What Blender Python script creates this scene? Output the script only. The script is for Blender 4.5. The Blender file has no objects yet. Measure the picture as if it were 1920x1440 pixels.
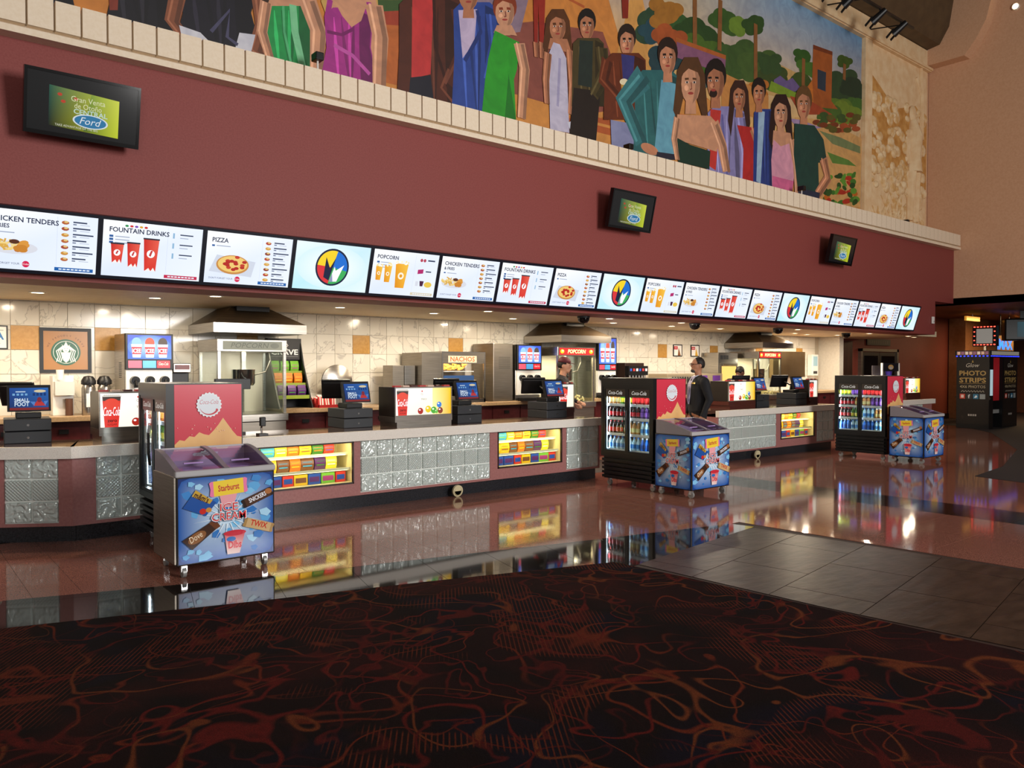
import bpy, bmesh, math, random
from mathutils import Vector, Matrix
R = random.Random(7)
S = bpy.context.scene
COL = S.collection
# ---------------------------------------------------------------- camera, world, light, exposure
FPX, CAMH, PITCH, YAW = 1470.0, 1.65, math.radians(1.17), math.radians(50.8)
cam = bpy.data.objects.new('camera', bpy.data.cameras.new('camera'))
COL.objects.link(cam)
cam.location = (0, 0, CAMH)
cam.rotation_euler = (math.pi/2 - PITCH, 0, YAW - math.pi/2)
cam.data.sensor_width = 36
cam.data.lens = FPX/1920*36
cam.data.clip_end = 200
S.camera = cam
W = bpy.data.worlds.new('lobby_ambient'); S.world = W; W.use_nodes = True
W.node_tree.nodes['Background'].inputs[0].default_value = (1.0, .93, .88, 1)
W.node_tree.nodes['Background'].inputs[1].default_value = .30
S.view_settings.view_transform = 'Standard'
S.view_settings.look = 'None'
S.view_settings.exposure = 0.0
S.view_settings.gamma = 1.0
S.view_settings.use_curve_mapping = False

def lamp(name, kind, loc, energy, color=(1, 1, 1), size=.1, size_y=None, rot=(0, 0, 0), spread=None, parent=None, shape=None):
    d = bpy.data.lights.new(name, kind)
    d.energy = energy; d.color = color
    if kind == 'AREA':
        d.shape = shape or ('RECTANGLE' if size_y else 'DISK')
        d.size = size
        if size_y: d.size_y = size_y
        if spread: d.spread = spread
    else:
        d.shadow_soft_size = size
    o = bpy.data.objects.new(name, d); COL.objects.link(o)
    o.location = loc; o.rotation_euler = rot
    if parent: o.parent = parent
    return o
# daylight through the tall lobby windows across the hall, behind the camera
for k in range(4):
    lamp('window_daylight', 'AREA', (6.2+k*.95, -7.9, 4.4), 430, (1.0, .97, .94), .8, 4.2, (math.radians(90), 0, 0))
# wide daylight area light, lower and further left
lamp('left_daylight', 'AREA', (-3.5, -7.9, 2.2), 270, (1.0, .97, .93), 3.2, 2.6, (math.radians(90), 0, math.radians(-12)))

# ---------------------------------------------------------------- helpers
def ray(px, py):
    u = (px-960)/FPX; v = (720-py)/FPX
    c, s, cp, sp = math.cos(YAW), math.sin(YAW), math.cos(PITCH), math.sin(PITCH)
    return (c*cp+u*s+v*c*sp, s*cp-u*c+v*s*sp, -sp+v*cp)
def at(px, py, Y=None, Z=None, X=None):
    d = ray(px, py)
    t = X/d[0] if X is not None else Y/d[1] if Y is not None else (Z-CAMH)/d[2]
    return Vector((d[0]*t, d[1]*t, CAMH+d[2]*t))
def lin(c):
    if isinstance(c, str):
        c = c.lstrip('#'); c = [int(c[i:i+2], 16)/255 for i in (0, 2, 4)]
        c = [x/12.92 if x <= .04045 else ((x+.055)/1.055)**2.4 for x in c]
    return (c[0], c[1], c[2], 1.0)
MATS = {}
def nt(m): return m.node_tree.nodes, m.node_tree.links
def mat(name, col='#808080', rough=.5, metal=0., emit=None, es=0., trans=0., ior=1.45, coat=0., alpha=1., spec=.5):
    if name in MATS: return MATS[name]
    m = bpy.data.materials.new(name); m.use_nodes = True
    b = m.node_tree.nodes['Principled BSDF']
    b.inputs['Base Color'].default_value = lin(col)
    b.inputs['Roughness'].default_value = rough
    b.inputs['Metallic'].default_value = metal
    b.inputs['IOR'].default_value = ior
    b.inputs['Transmission Weight'].default_value = trans
    b.inputs['Coat Weight'].default_value = coat
    b.inputs['Specular IOR Level'].default_value = spec
    b.inputs['Alpha'].default_value = alpha
    if emit:
        b.inputs['Emission Color'].default_value = lin(emit); b.inputs['Emission Strength'].default_value = es
    MATS[name] = m
    return m
def noise_mat(name, c0, c1, scale=20, rough=.5, metal=0., bump=0., detail=4, lo=.35, hi=.65, coords='Object', bscale=None, rand=False, stretch=None, coat=0.):
    m = mat(name, c0, rough, metal, coat=coat); n, l = nt(m); b = n['Principled BSDF']
    tc = n.new('ShaderNodeTexCoord'); mp = n.new('ShaderNodeMapping'); l.new(tc.outputs[coords], mp.inputs[0])
    if stretch: mp.inputs['Scale'].default_value = stretch
    src = mp.outputs[0]
    if rand:
        oi = n.new('ShaderNodeObjectInfo'); ad = n.new('ShaderNodeVectorMath'); ad.operation = 'MULTIPLY_ADD'
        l.new(oi.outputs['Random'], ad.inputs[0]); ad.inputs[1].default_value = (37, 53, 71); l.new(src, ad.inputs[2]); src = ad.outputs[0]
    t = n.new('ShaderNodeTexNoise'); t.inputs['Scale'].default_value = scale; t.inputs['Detail'].default_value = detail
    l.new(src, t.inputs['Vector'])
    r = n.new('ShaderNodeValToRGB'); r.color_ramp.elements[0].position = lo; r.color_ramp.elements[1].position = hi
    r.color_ramp.elements[0].color = lin(c0); r.color_ramp.elements[1].color = lin(c1)
    l.new(t.outputs[0], r.inputs[0]); l.new(r.outputs[0], b.inputs['Base Color'])
    if bump:
        bt = n.new('ShaderNodeTexNoise'); bt.inputs['Scale'].default_value = bscale or scale; bt.inputs['Detail'].default_value = 3
        l.new(src, bt.inputs['Vector'])
        bp = n.new('ShaderNodeBump'); bp.inputs['Strength'].default_value = bump; bp.inputs['Distance'].default_value = .02
        l.new(bt.outputs[0], bp.inputs['Height']); l.new(bp.outputs[0], b.inputs['Normal'])
    return m

class MB:
    """collects shapes, links them as ONE mesh object"""
    def __init__(s): s.v = []; s.f = []; s.mi = []
    def add(s, vs, fs, m=0):
        o = len(s.v); s.v += [tuple(p) for p in vs]; s.f += [tuple(i+o for i in f) for f in fs]; s.mi += [m]*len(fs); return s
    def box(s, x0, x1, y0, y1, z0, z1, m=0):
        vs = [(x, y, z) for z in (z0, z1) for y in (y0, y1) for x in (x0, x1)]
        return s.add(vs, [(0, 2, 3, 1), (4, 5, 7, 6), (0, 1, 5, 4), (2, 6, 7, 3), (0, 4, 6, 2), (1, 3, 7, 5)], m)
    def prism(s, poly, ax, a, b, m=0):
        # poly in the two other axes in order (x: y,z  y: x,z  z: x,y)
        def P(p, t): return (t, p[0], p[1]) if ax == 'x' else (p[0], t, p[1]) if ax == 'y' else (p[0], p[1], t)
        n = len(poly); vs = [P(p, a) for p in poly]+[P(p, b) for p in poly]
        fs = [tuple(range(n))[::-1], tuple(range(n, 2*n))]+[(i, (i+1) % n, n+(i+1) % n, n+i) for i in range(n)]
        return s.add(vs, fs, m)
    def hull4(s, low, high, m=0):
        # frustum between two lists of 4 points
        return s.add(list(low)+list(high), [(3, 2, 1, 0), (4, 5, 6, 7)]+[(i, (i+1) % 4, 4+(i+1) % 4, 4+i) for i in range(4)], m)
    def cyl(s, p0, p1, r0, r1=None, n=16, m=0, caps=True):
        p0, p1 = Vector(p0), Vector(p1); r1 = r0 if r1 is None else r1
        d = (p1-p0).normalized(); a = d.orthogonal().normalized(); b = d.cross(a)
        vs = []
        for p, r in ((p0, r0), (p1, r1)):
            vs += [p+(a*math.cos(2*math.pi*i/n)+b*math.sin(2*math.pi*i/n))*r for i in range(n)]
        fs = [(i, (i+1) % n, n+(i+1) % n, n+i) for i in range(n)]
        if caps: fs += [tuple(range(n))[::-1], tuple(range(n, 2*n))]
        return s.add(vs, fs, m)
    def tube(s, pts, r, n=8, m=0):
        pts = [Vector(p) for p in pts]; rs = r if isinstance(r, (list, tuple)) else [r]*len(pts)
        vs = []; prev = None
        for i, p in enumerate(pts):
            d = (pts[min(i+1, len(pts)-1)]-pts[max(i-1, 0)]).normalized()
            a = d.orthogonal().normalized() if prev is None else (prev-d*prev.dot(d)).normalized()
            prev = a; b = d.cross(a)
            vs += [p+(a*math.cos(2*math.pi*k/n)+b*math.sin(2*math.pi*k/n))*rs[i] for k in range(n)]
        fs = []
        for i in range(len(pts)-1):
            fs += [(i*n+k, i*n+(k+1) % n, (i+1)*n+(k+1) % n, (i+1)*n+k) for k in range(n)]
        L = (len(pts)-1)*n
        fs += [tuple(range(n))[::-1], tuple(range(L, L+n))]
        return s.add(vs, fs, m)
    def lathe(s, prof, c=(0, 0, 0), n=20, m=0, axis='z'):
        vs = []
        for r, h in prof:
            for k in range(n):
                a = 2*math.pi*k/n; x, y = r*math.cos(a), r*math.sin(a)
                p = (x, y, h) if axis == 'z' else (x, -h, y) if axis == 'y' else (h, x, y)
                vs.append((c[0]+p[0], c[1]+p[1], c[2]+p[2]))
        fs = []
        for i in range(len(prof)-1):
            fs += [(i*n+k, i*n+(k+1) % n, (i+1)*n+(k+1) % n, (i+1)*n+k) for k in range(n)]
        fs += [tuple(range(n))[::-1], tuple(range((len(prof)-1)*n, len(prof)*n))]
        return s.add(vs, fs, m)
    def ell(s, c, r, n=12, m=0):
        vs = []; k = n//2
        for i in range(1, k):
            t = math.pi*i/k
            vs += [(c[0]+r[0]*math.sin(t)*math.cos(2*math.pi*j/n), c[1]+r[1]*math.sin(t)*math.sin(2*math.pi*j/n), c[2]+r[2]*math.cos(t)) for j in range(n)]
        vs += [(c[0], c[1], c[2]+r[2]), (c[0], c[1], c[2]-r[2])]
        T = len(vs)-2; fs = []
        for i in range(k-2):
            fs += [(i*n+j, (i+1)*n+j, (i+1)*n+(j+1) % n, i*n+(j+1) % n) for j in range(n)]
        fs += [(T, j, (j+1) % n) for j in range(n)]+[(T+1, (k-2)*n+(j+1) % n, (k-2)*n+j) for j in range(n)]
        return s.add(vs, fs, m)
    def mesh(s, name, mats, smooth=False):
        me = bpy.data.meshes.new(name); me.from_pydata(s.v, [], s.f)
        for x in (mats if isinstance(mats, (list, tuple)) else [mats]): me.materials.append(x)
        me.polygons.foreach_set('material_index', s.mi)
        bm = bmesh.new(); bm.from_mesh(me); bmesh.ops.recalc_face_normals(bm, faces=bm.faces); bm.to_mesh(me); bm.free()
        if smooth:
            me.polygons.foreach_set('use_smooth', [True]*len(me.polygons)); me.set_sharp_from_angle(angle=math.radians(40))
        return me
    def build(s, name, mats, parent=None, loc=None, smooth=False, bevel=0):
        return obj(name, s.mesh(name, mats, smooth), parent, loc, bevel)
def obj(name, me, parent=None, loc=None, bevel=0):
    o = bpy.data.objects.new(name, me); COL.objects.link(o)
    if parent: o.parent = parent
    if loc: o.location = loc
    if bevel:
        b = o.modifiers.new('bevel', 'BEVEL'); b.width = bevel; b.segments = 2; b.limit_method = 'ANGLE'; b.angle_limit = math.radians(50)
    return o
def tag(o, label, cat, group=None):
    o['label'] = label; o['category'] = cat
    if group: o['group'] = group
    return o
def thing(name, label, cat, loc=(0, 0, 0), rz=0, group=None):
    o = bpy.data.objects.new(name, None); COL.objects.link(o); o.empty_display_size = .1
    o.location = loc; o.rotation_euler = (0, 0, rz)
    return tag(o, label, cat, group)
def struct(o): o['kind'] = 'structure'; return o
def copy_tree(o, parent=None):
    c = o.copy(); COL.objects.link(c); c.parent = parent
    for ch in o.children: copy_tree(ch, c)
    return c
# ---- flat print: polygons and lettering in one thin mesh with its colours as a face-corner attribute
TXT = {}
def text_geo(s, bold=0., shear=0.):
    k = (s, bold, shear)
    if k not in TXT:
        cu = bpy.data.curves.new('t', 'FONT'); cu.body = s; cu.offset = bold; cu.shear = shear; cu.resolution_u = 2
        o = bpy.data.objects.new('t', cu); me = bpy.data.meshes.new_from_object(o)
        TXT[k] = ([(v.co.x, v.co.y) for v in me.vertices], [tuple(p.vertices) for p in me.polygons])
        bpy.data.objects.remove(o); bpy.data.curves.remove(cu); bpy.data.meshes.remove(me)
    return TXT[k]
class Art:
    def __init__(s, step=.0002): s.v = []; s.f = []; s.c = []; s.z = step; s.step = step
    def raw(s, pts, faces, cols):
        o = len(s.v); s.v += [(p[0], p[1], s.z) for p in pts]
        for f in faces:
            s.f.append(tuple(i+o for i in f)); s.c.append([cols[i] for i in f] if isinstance(cols, list) else [cols]*len(f))
        s.z += s.step; return s
    def poly(s, pts, c):
        return s.raw(pts, [tuple(range(len(pts)))], [lin(x) for x in c] if isinstance(c, list) else lin(c))
    def rect(s, x, y, w, h, c): return s.poly([(x, y), (x+w, y), (x+w, y+h), (x, y+h)], c)
    def ell(s, x, y, rx, ry, c, n=24, rot=0):
        cr, sr = math.cos(rot), math.sin(rot); pts = []
        for k in range(n):
            a = 2*math.pi*k/n; p, q = rx*math.cos(a), ry*math.sin(a); pts.append((x+p*cr-q*sr, y+p*sr+q*cr))
        return s.poly(pts, c)
    def glow(s, x, y, rx, ry, c0, c1, n=24, lim=None):
        pts = [(x, y)]+[(x+rx*math.cos(2*math.pi*k/n), y+ry*math.sin(2*math.pi*k/n)) for k in range(n)]
        if lim: pts = [(min(max(p[0], 0), lim[0]), min(max(p[1], 0), lim[1])) for p in pts]
        return s.raw(pts, [(0, 1+k, 1+(k+1) % n) for k in range(n)], [lin(c0)]+[lin(c1)]*n)
    def wedge(s, x, y, rx, ry, a0, a1, c, n=10):
        pts = [(x, y)]+[(x+rx*math.cos(a0+(a1-a0)*k/n), y+ry*math.sin(a0+(a1-a0)*k/n)) for k in range(n+1)]
        return s.poly(pts, c)
    def stroke(s, pts, w, c):
        P = [Vector(p) for p in pts]; ws = w if isinstance(w, (list, tuple)) else [w]*len(P); L = []; Q = []
        for i, p in enumerate(P):
            d = (P[min(i+1, len(P)-1)]-P[max(i-1, 0)]); d = d.normalized() if d.length else Vector((1, 0)); nn = Vector((-d.y, d.x))*ws[i]/2
            L.append(tuple(p+nn)); Q.append(tuple(p-nn))
        n = len(P)
        return s.raw(L+Q, [(i, i+1, n+i+1, n+i) for i in range(n-1)], lin(c))
    def text(s, t, x, y, h, c, w=None, align='c', bold=.0, shear=0., rot=0.):
        vs, fs = text_geo(t, bold, shear)
        if not vs: return s
        x0 = min(v[0] for v in vs); x1 = max(v[0] for v in vs); k = h/.7; kx = w/(x1-x0) if w else k
        ox = {'l': -x0, 'c': -(x0+x1)/2, 'r': -x1}[align]; cr, sr = math.cos(rot), math.sin(rot); out = []
        for a, b in vs:
            p, q = (a+ox)*kx, b*k; out.append((x+p*cr-q*sr, y+p*sr+q*cr))
        return s.raw(out, fs, lin(c))
    def build(s, name, m, parent, O, U=(1, 0, 0), V=(0, 0, 1), sc=1., off=.001):
        O, U, V = Vector(O), Vector(U), Vector(V); N = U.cross(V)
        me = bpy.data.meshes.new(name)
        me.from_pydata([tuple(O+U*(p[0]*sc)+V*(p[1]*sc)+N*(off+p[2])) for p in s.v], [], s.f)
        at_ = me.color_attributes.new('ink', 'FLOAT_COLOR', 'CORNER')
        at_.data.foreach_set('color', [x for cs in s.c for c in cs for x in c])
        me.materials.append(m); return obj(name, me, parent)
def ink_mat(name, es=0., rough=.45, coat=0.):
    m = mat(name, '#ffffff', rough, coat=coat); n, l = nt(m); b = n['Principled BSDF']
    a = n.new('ShaderNodeVertexColor'); a.layer_name = 'ink'
    if es:
        b.inputs['Base Color'].default_value = (.01, .01, .01, 1)
        l.new(a.outputs[0], b.inputs['Emission Color']); b.inputs['Emission Strength'].default_value = es
    else: l.new(a.outputs[0], b.inputs['Base Color'])
    return m
def glass_mat(name, tint, refl=.05, rough=.02):
    m = bpy.data.materials.new(name); m.use_nodes = True; n, l = nt(m); n.remove(n['Principled BSDF'])
    t = n.new('ShaderNodeBsdfTransparent'); t.inputs[0].default_value = lin(tint); g = n.new('ShaderNodeBsdfGlossy'); g.inputs['Roughness'].default_value = rough
    f = n.new('ShaderNodeLayerWeight'); f.inputs[0].default_value = .5; q = n.new('ShaderNodeMath'); q.operation = 'POWER'; q.inputs[1].default_value = 5; l.new(f.outputs['Facing'], q.inputs[0]); a = n.new('ShaderNodeMath'); a.operation = 'ADD'; a.inputs[1].default_value = refl; l.new(q.outputs[0], a.inputs[0])
    x = n.new('ShaderNodeMixShader'); l.new(a.outputs[0], x.inputs[0]); l.new(t.outputs[0], x.inputs[1]); l.new(g.outputs[0], x.inputs[2]); l.new(x.outputs[0], n['Material Output'].inputs[0]); return m
INK = ink_mat('printed_ink'); PAINT = ink_mat('mural_paint', rough=.6); GLOSSINK = ink_mat('laminated_print', rough=.25)
SCREEN = ink_mat('lit_screen', 1.05, .2); LIGHTBOX = ink_mat('backlit_film', 1.15, .3); DIMSCREEN = ink_mat('dim_screen', .75, .12)
FX = (0, -1, 0)          # U axis of a print that faces -X
ZV = (0, 0, 1)
# ---------------------------------------------------------------- surface materials
RED = noise_mat('oxblood_paint', '#823935', '#8a423d', 60, .62, bump=.05, bscale=180)
MAUVE = noise_mat('mauve_laminate', '#96625f', '#a06d69', 40, .35)
BEIGE = noise_mat('beige_plaster', '#cd9f7c', '#d4a886', 25, .7, bump=.05, bscale=120)
CREAM = noise_mat('cream_plaster', '#e6d3b8', '#ecdbc3', 30, .6)
CEILM = noise_mat('soffit_plaster', '#dcc8a4', '#e4d2b0', 8, .55)
DARKCEIL = noise_mat('dark_ceiling', '#4a3a28', '#57452f', 4, .5)
GRANITE = noise_mat('polished_red_granite', '#5f342a', '#ab7868', 140, .07, detail=8, lo=.3, hi=.75, rand=True)
GROUT = mat('dark_grout', '#2a1a16', .6)
BLACKGRAN = noise_mat('polished_black_granite', '#121110', '#2c2825', 160, .05, detail=8, rand=True)
SLATE = noise_mat('brown_slate', '#1a120e', '#33261e', 5, .34, bump=.22, bscale=5, rand=True, stretch=(1, 2.4, 1))
SLATE.node_tree.nodes['Principled BSDF'].inputs['Specular IOR Level'].default_value = .28
WOODD = noise_mat('dark_wood_panel', '#2a120a', '#3f1d10', 6, .4, stretch=(1, 1, .15))
DARKRED = noise_mat('dark_red_wall', '#6c2c1e', '#763324', 30, .6)
ORANGE_TILE = noise_mat('ochre_tile', '#b5843c', '#c2924a', 30, .3)
STEEL = noise_mat('brushed_steel', '#a9a39a', '#bdb7ae', 3, .28, 1., stretch=(1, 1, 30))
STEELD = noise_mat('dull_steel', '#857d72', '#968e83', 3, .38, .9, stretch=(1, 1, 30))
CHROME = mat('chrome', '#d8d8d8', .12, 1.)
BLACK = mat('black_plastic', '#101012', .4)
BLACKG = mat('gloss_black', '#08080a', .12)
DGREY = mat('dark_grey_plastic', '#2b2d31', .45)
WHITE = mat('white_plastic', '#e8e6e0', .4)
GREYP = mat('grey_plastic', '#9a9a98', .4)
GLASS = glass_mat('clear_glass', '#f2f6f4', .02)
KICK = noise_mat('black_stone_kick', '#15161a', '#2a2b30', 90, .25)
def marble():
    m = mat('veined_marble', '#e4ddcf', .12); n, l = nt(m); b = n['Principled BSDF']
    tc = n.new('ShaderNodeTexCoord'); oi = n.new('ShaderNodeObjectInfo'); ad = n.new('ShaderNodeVectorMath'); ad.operation = 'MULTIPLY_ADD'
    l.new(oi.outputs['Random'], ad.inputs[0]); ad.inputs[1].default_value = (41, 17, 29); l.new(tc.outputs['Object'], ad.inputs[2])
    t = n.new('ShaderNodeTexNoise'); t.inputs['Scale'].default_value = 2.0; t.inputs['Detail'].default_value = 5; t.inputs['Distortion'].default_value = 1.0
    l.new(ad.outputs[0], t.inputs['Vector'])
    r = n.new('ShaderNodeValToRGB'); e = r.color_ramp.elements
    e[0].position = .0; e[0].color = lin('#e9e3d6'); e[1].position = 1.; e[1].color = lin('#ded6c6')
    for p, c in ((.485, '#e5dfd1'), (.5, '#bab3a7'), (.508, '#e0d9cb')):
        k = e.new(p); k.color = lin(c)
    l.new(t.outputs[0], r.inputs[0]); l.new(r.outputs[0], b.inputs['Base Color']); return m
MARBLE = marble()
def glassblock(name, diamond):
    m = mat(name, '#c2cdc8', .07, .12, spec=.9); n, l = nt(m); b = n['Principled BSDF']
    tc = n.new('ShaderNodeTexCoord'); oi = n.new('ShaderNodeObjectInfo'); ad = n.new('ShaderNodeVectorMath'); ad.operation = 'MULTIPLY_ADD'
    l.new(oi.outputs['Random'], ad.inputs[0]); ad.inputs[1].default_value = (0, 0, 0) if diamond else (31, 23, 11); l.new(tc.outputs['Object'], ad.inputs[2])
    bp = n.new('ShaderNodeBump'); bp.inputs['Distance'].default_value = .03
    if diamond:
        hs = []
        for a in (45, -45):
            mp = n.new('ShaderNodeMapping'); mp.inputs['Rotation'].default_value = (0, math.radians(a), 0); l.new(ad.outputs[0], mp.inputs[0])
            w = n.new('ShaderNodeTexWave'); w.inputs['Scale'].default_value = 14; l.new(mp.outputs[0], w.inputs[0]); hs.append(w)
        mx = n.new('ShaderNodeMath'); mx.operation = 'ADD'; l.new(hs[0].outputs[1], mx.inputs[0]); l.new(hs[1].outputs[1], mx.inputs[1])
        l.new(mx.outputs[0], bp.inputs['Height']); bp.inputs['Strength'].default_value = .42
    else:
        t = n.new('ShaderNodeTexNoise'); t.inputs['Scale'].default_value = 13; t.inputs['Detail'].default_value = 1; t.inputs['Distortion'].default_value = 1.2
        l.new(ad.outputs[0], t.inputs['Vector']); l.new(t.outputs[0], bp.inputs['Height']); bp.inputs['Strength'].default_value = 1.0
    l.new(bp.outputs[0], b.inputs['Normal']); return m
GB_WAVY = glassblock('wavy_glass_block', False); GB_DIA = glassblock('hatched_glass_block', True)
MORTAR = mat('pale_mortar', '#dfe4de', .6)
def speckle(name, a, b_, rough):
    return noise_mat(name, a, b_, 260, rough, detail=8, lo=.4, hi=.6)
FASCIA = speckle('grey_speckled_stone', '#cfc8be', '#efe9df', .3)
TOPSTONE = speckle('brown_polished_stone', '#3a2a25', '#5d463e', .07)
BACKTOP = noise_mat('tan_worktop', '#a88b68', '#b99b78', 40, .3)
MAROON = noise_mat('maroon_cabinet', '#4a1a1c', '#552124', 20, .35)
def carpet_mat():
    m = mat('swirl_carpet', '#150808', .95, spec=.1); n, l = nt(m); b = n['Principled BSDF']
    tc = n.new('ShaderNodeTexCoord')
    def noise(scale, off, dist=0., detail=1):
        mp = n.new('ShaderNodeMapping'); mp.inputs['Location'].default_value = off; l.new(tc.outputs['Object'], mp.inputs[0])
        t = n.new('ShaderNodeTexNoise'); t.inputs['Scale'].default_value = scale; t.inputs['Detail'].default_value = detail; t.inputs['Distortion'].default_value = dist
        l.new(mp.outputs[0], t.inputs['Vector']); return t.outputs[0]
    def ramp(src, stops):
        r = n.new('ShaderNodeValToRGB'); e = r.color_ramp.elements
        e[0].position, e[0].color = stops[0][0], lin(stops[0][1]); e[1].position, e[1].color = stops[-1][0], lin(stops[-1][1])
        for p, c in stops[1:-1]: k = e.new(p); k.color = lin(c)
        l.new(src, r.inputs[0]); return r.outputs[0]
    def mixc(f, a, c, mode='MIX'):
        x = n.new('ShaderNodeMix'); x.data_type = 'RGBA'; x.blend_type = mode
        if isinstance(f, float): x.inputs[0].default_value = f
        else: l.new(f, x.inputs[0])
        for i, s_ in ((6, a), (7, c)):
            if isinstance(s_, str): x.inputs[i].default_value = lin(s_)
            else: l.new(s_, x.inputs[i])
        return x.outputs[2]
    base = ramp(noise(1.1, (3, 1, 0), .8, 2), [(.3, '#130d1c'), (.42, '#140809'), (.55, '#220a0b'), (.7, '#330f0d')])
    out = base
    for sc, off, c, wd, dist in ((1.5, (0, 0, 0), '#6e2914', .009, 1.1), (1.8, (7, 3, 0), '#651813', .012, 1.3), (1.2, (13, 9, 0), '#74391b', .008, 1.3), (2.3, (21, 2, 0), '#561511', .013, .9)):
        v = noise(sc, off, dist)
        k = ramp(v, [(.5-wd*1.6, '#000000'), (.5-wd*.4, '#ffffff'), (.5+wd*.4, '#ffffff'), (.5+wd*1.6, '#000000')])
        msk = ramp(noise(.9, (off[0]+5, off[1]+5, 0)), [(.38, '#000000'), (.52, '#ffffff')])
        f = n.new('ShaderNodeMath'); f.operation = 'MULTIPLY'; l.new(k, f.inputs[0]); l.new(msk, f.inputs[1])
        out = mixc(f.outputs[0], out, c)
    mp = n.new('ShaderNodeMapping'); mp.inputs['Rotation'].default_value = (0, 0, .6); l.new(tc.outputs['Object'], mp.inputs[0])
    w = n.new('ShaderNodeTexWave'); w.inputs['Scale'].default_value = 12; l.new(mp.outputs[0], w.inputs[0])
    st = ramp(w.outputs[1], [(.72, '#000000'), (.9, '#ffffff')])
    hm = ramp(noise(1.5, (31, 17, 0), .6), [(.54, '#000000'), (.6, '#ffffff')])
    f = n.new('ShaderNodeMath'); f.operation = 'MULTIPLY'; l.new(st, f.inputs[0]); l.new(hm, f.inputs[1])
    f2 = n.new('ShaderNodeMath'); f2.operation = 'MULTIPLY'; l.new(f.outputs[0], f2.inputs[0]); f2.inputs[1].default_value = .8
    out = mixc(f2.outputs[0], out, '#6b2c18')
    pile = noise(420, (0, 0, 0)); pr = ramp(pile, [(.3, '#777777'), (.7, '#ffffff')])
    out = mixc(1.0, out, pr, 'MULTIPLY')
    l.new(out, b.inputs['Base Color'])
    bp = n.new('ShaderNodeBump'); bp.inputs['Strength'].default_value = .5; bp.inputs['Distance'].default_value = .006
    l.new(pile, bp.inputs['Height']); l.new(bp.outputs[0], b.inputs['Normal']); return m
CARPET = carpet_mat()

# ---------------------------------------------------------------- floor
def clip(poly, reg):
    out = poly
    for i in range(len(reg)):
        a, b = reg[i], reg[(i+1) % len(reg)]
        def side(p): return (b[0]-a[0])*(p[1]-a[1])-(b[1]-a[1])*(p[0]-a[0])
        src, out = out, []
        for j in range(len(src)):
            p, q = src[j], src[(j+1) % len(src)]; sp, sq = side(p), side(q)
            if sp >= 0: out.append(p)
            if (sp >= 0) != (sq >= 0):
                t = sp/(sp-sq); out.append((p[0]+(q[0]-p[0])*t, p[1]+(q[1]-p[1])*t))
        if len(out) < 3: return []
    return out
def area(p): return .5*sum(p[i][0]*p[(i+1) % len(p)][1]-p[(i+1) % len(p)][0]*p[i][1] for i in range(len(p)))
def tile_region(reg, org, ang, sx, sy, gap, m, name, parent, most=300, stagger=0):
    if area(reg) < 0: reg = reg[::-1]
    ca, sa = math.cos(ang), math.sin(ang); tiles = []
    loc = [((p[0]-org[0])*ca+(p[1]-org[1])*sa, -(p[0]-org[0])*sa+(p[1]-org[1])*ca) for p in reg]
    for i in range(math.floor(min(p[0] for p in loc)/sx)-1, math.ceil(max(p[0] for p in loc)/sx)+1):
        for j in range(math.floor(min(p[1] for p in loc)/sy), math.ceil(max(p[1] for p in loc)/sy)):
            o = stagger*sx*(j % 2)
            q = [(i*sx+o, j*sy), ((i+1)*sx-gap+o, j*sy), ((i+1)*sx-gap+o, (j+1)*sy-gap), (i*sx+o, (j+1)*sy-gap)]
            q = [(org[0]+a*ca-b*sa, org[1]+a*sa+b*ca) for a, b in q]
            c = clip(q, reg)
            if len(c) > 2 and area(c) > .004: tiles.append(c)
    tiles.sort(key=lambda t: sum(p[0]**2+p[1]**2 for p in t)/len(t))
    rest = MB()
    for k, t in enumerate(tiles):
        cx = sum(p[0] for p in t)/len(t); cy = sum(p[1] for p in t)/len(t)
        if k < most: MB().prism([(p[0]-cx, p[1]-cy) for p in t], 'z', -.004, 0).build(name, m, parent, (cx, cy, 0))
        else: rest.prism(t, 'z', -.004, 0)
    if rest.v: rest.build(name+'_field', m, parent)['kind'] = 'stuff'
floor = struct(MB().box(-8, 34, -9, 14, -.12, -.004).build('floor', GROUT))
tile_region([(-3, 8.7), (-3, 7.8), (.68, 6.57), (2.44, 6.0), (2.44, 8.7)], (.87, 0), 0, .308, .308, .003, GRANITE, 'granite_tile', floor, 120)
tile_region([(2.44, 8.7), (2.44, 6.0), (5.45, 5.3), (7.03, 4.95), (9.35, 5.0), (9.35, 8.7)], (.87, 0), 0, .308, .308, .003, GRANITE, 'granite_tile', floor, 180)
tile_region([(7.03, 4.95), (7.15, 3.67), (7.32, 2.31), (7.5, -1), (9.35, -1), (9.35, 5.0)], (.87, 0), 0, .616, .616, .003, GRANITE, 'granite_slab', floor, 60)
tile_region([(9.35, -1), (10.15, -1), (10.15, 8.7), (9.35, 8.7)], (9.35, 0), 0, .8, .616, .003, noise_mat('dark_brown_granite', '#1c120e', '#3c2a22', 140, .1, detail=8, rand=True), 'dark_band_tile', floor, 30)
g2 = [(10.15, 8.7), (10.15, -1), (12.8, -1), (12.8, 4.06), (13, 4.78), (14.63, 4.95), (17.9, 5.8), (21.98, 7.7), (24, 9.2), (24, 10.9), (10.15, 10.9)]
MB().prism(g2, 'z', -.004, 0).build('granite_field', GRANITE, floor)
tile_region([(-3, 7.8), (-3, 6.95), (.6, 5.85), (2.19, 5.37), (4.85, 4.58), (7.03, 4.95), (5.45, 5.3), (2.44, 6.0), (.68, 6.57)][::1] if False else [(-3, 7.8), (-3, 6.95), (.6, 5.85), (.68, 6.57)], (0, 0), -.3, .61, .61, .003, BLACKGRAN, 'black_granite_tile', floor, 40)
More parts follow.
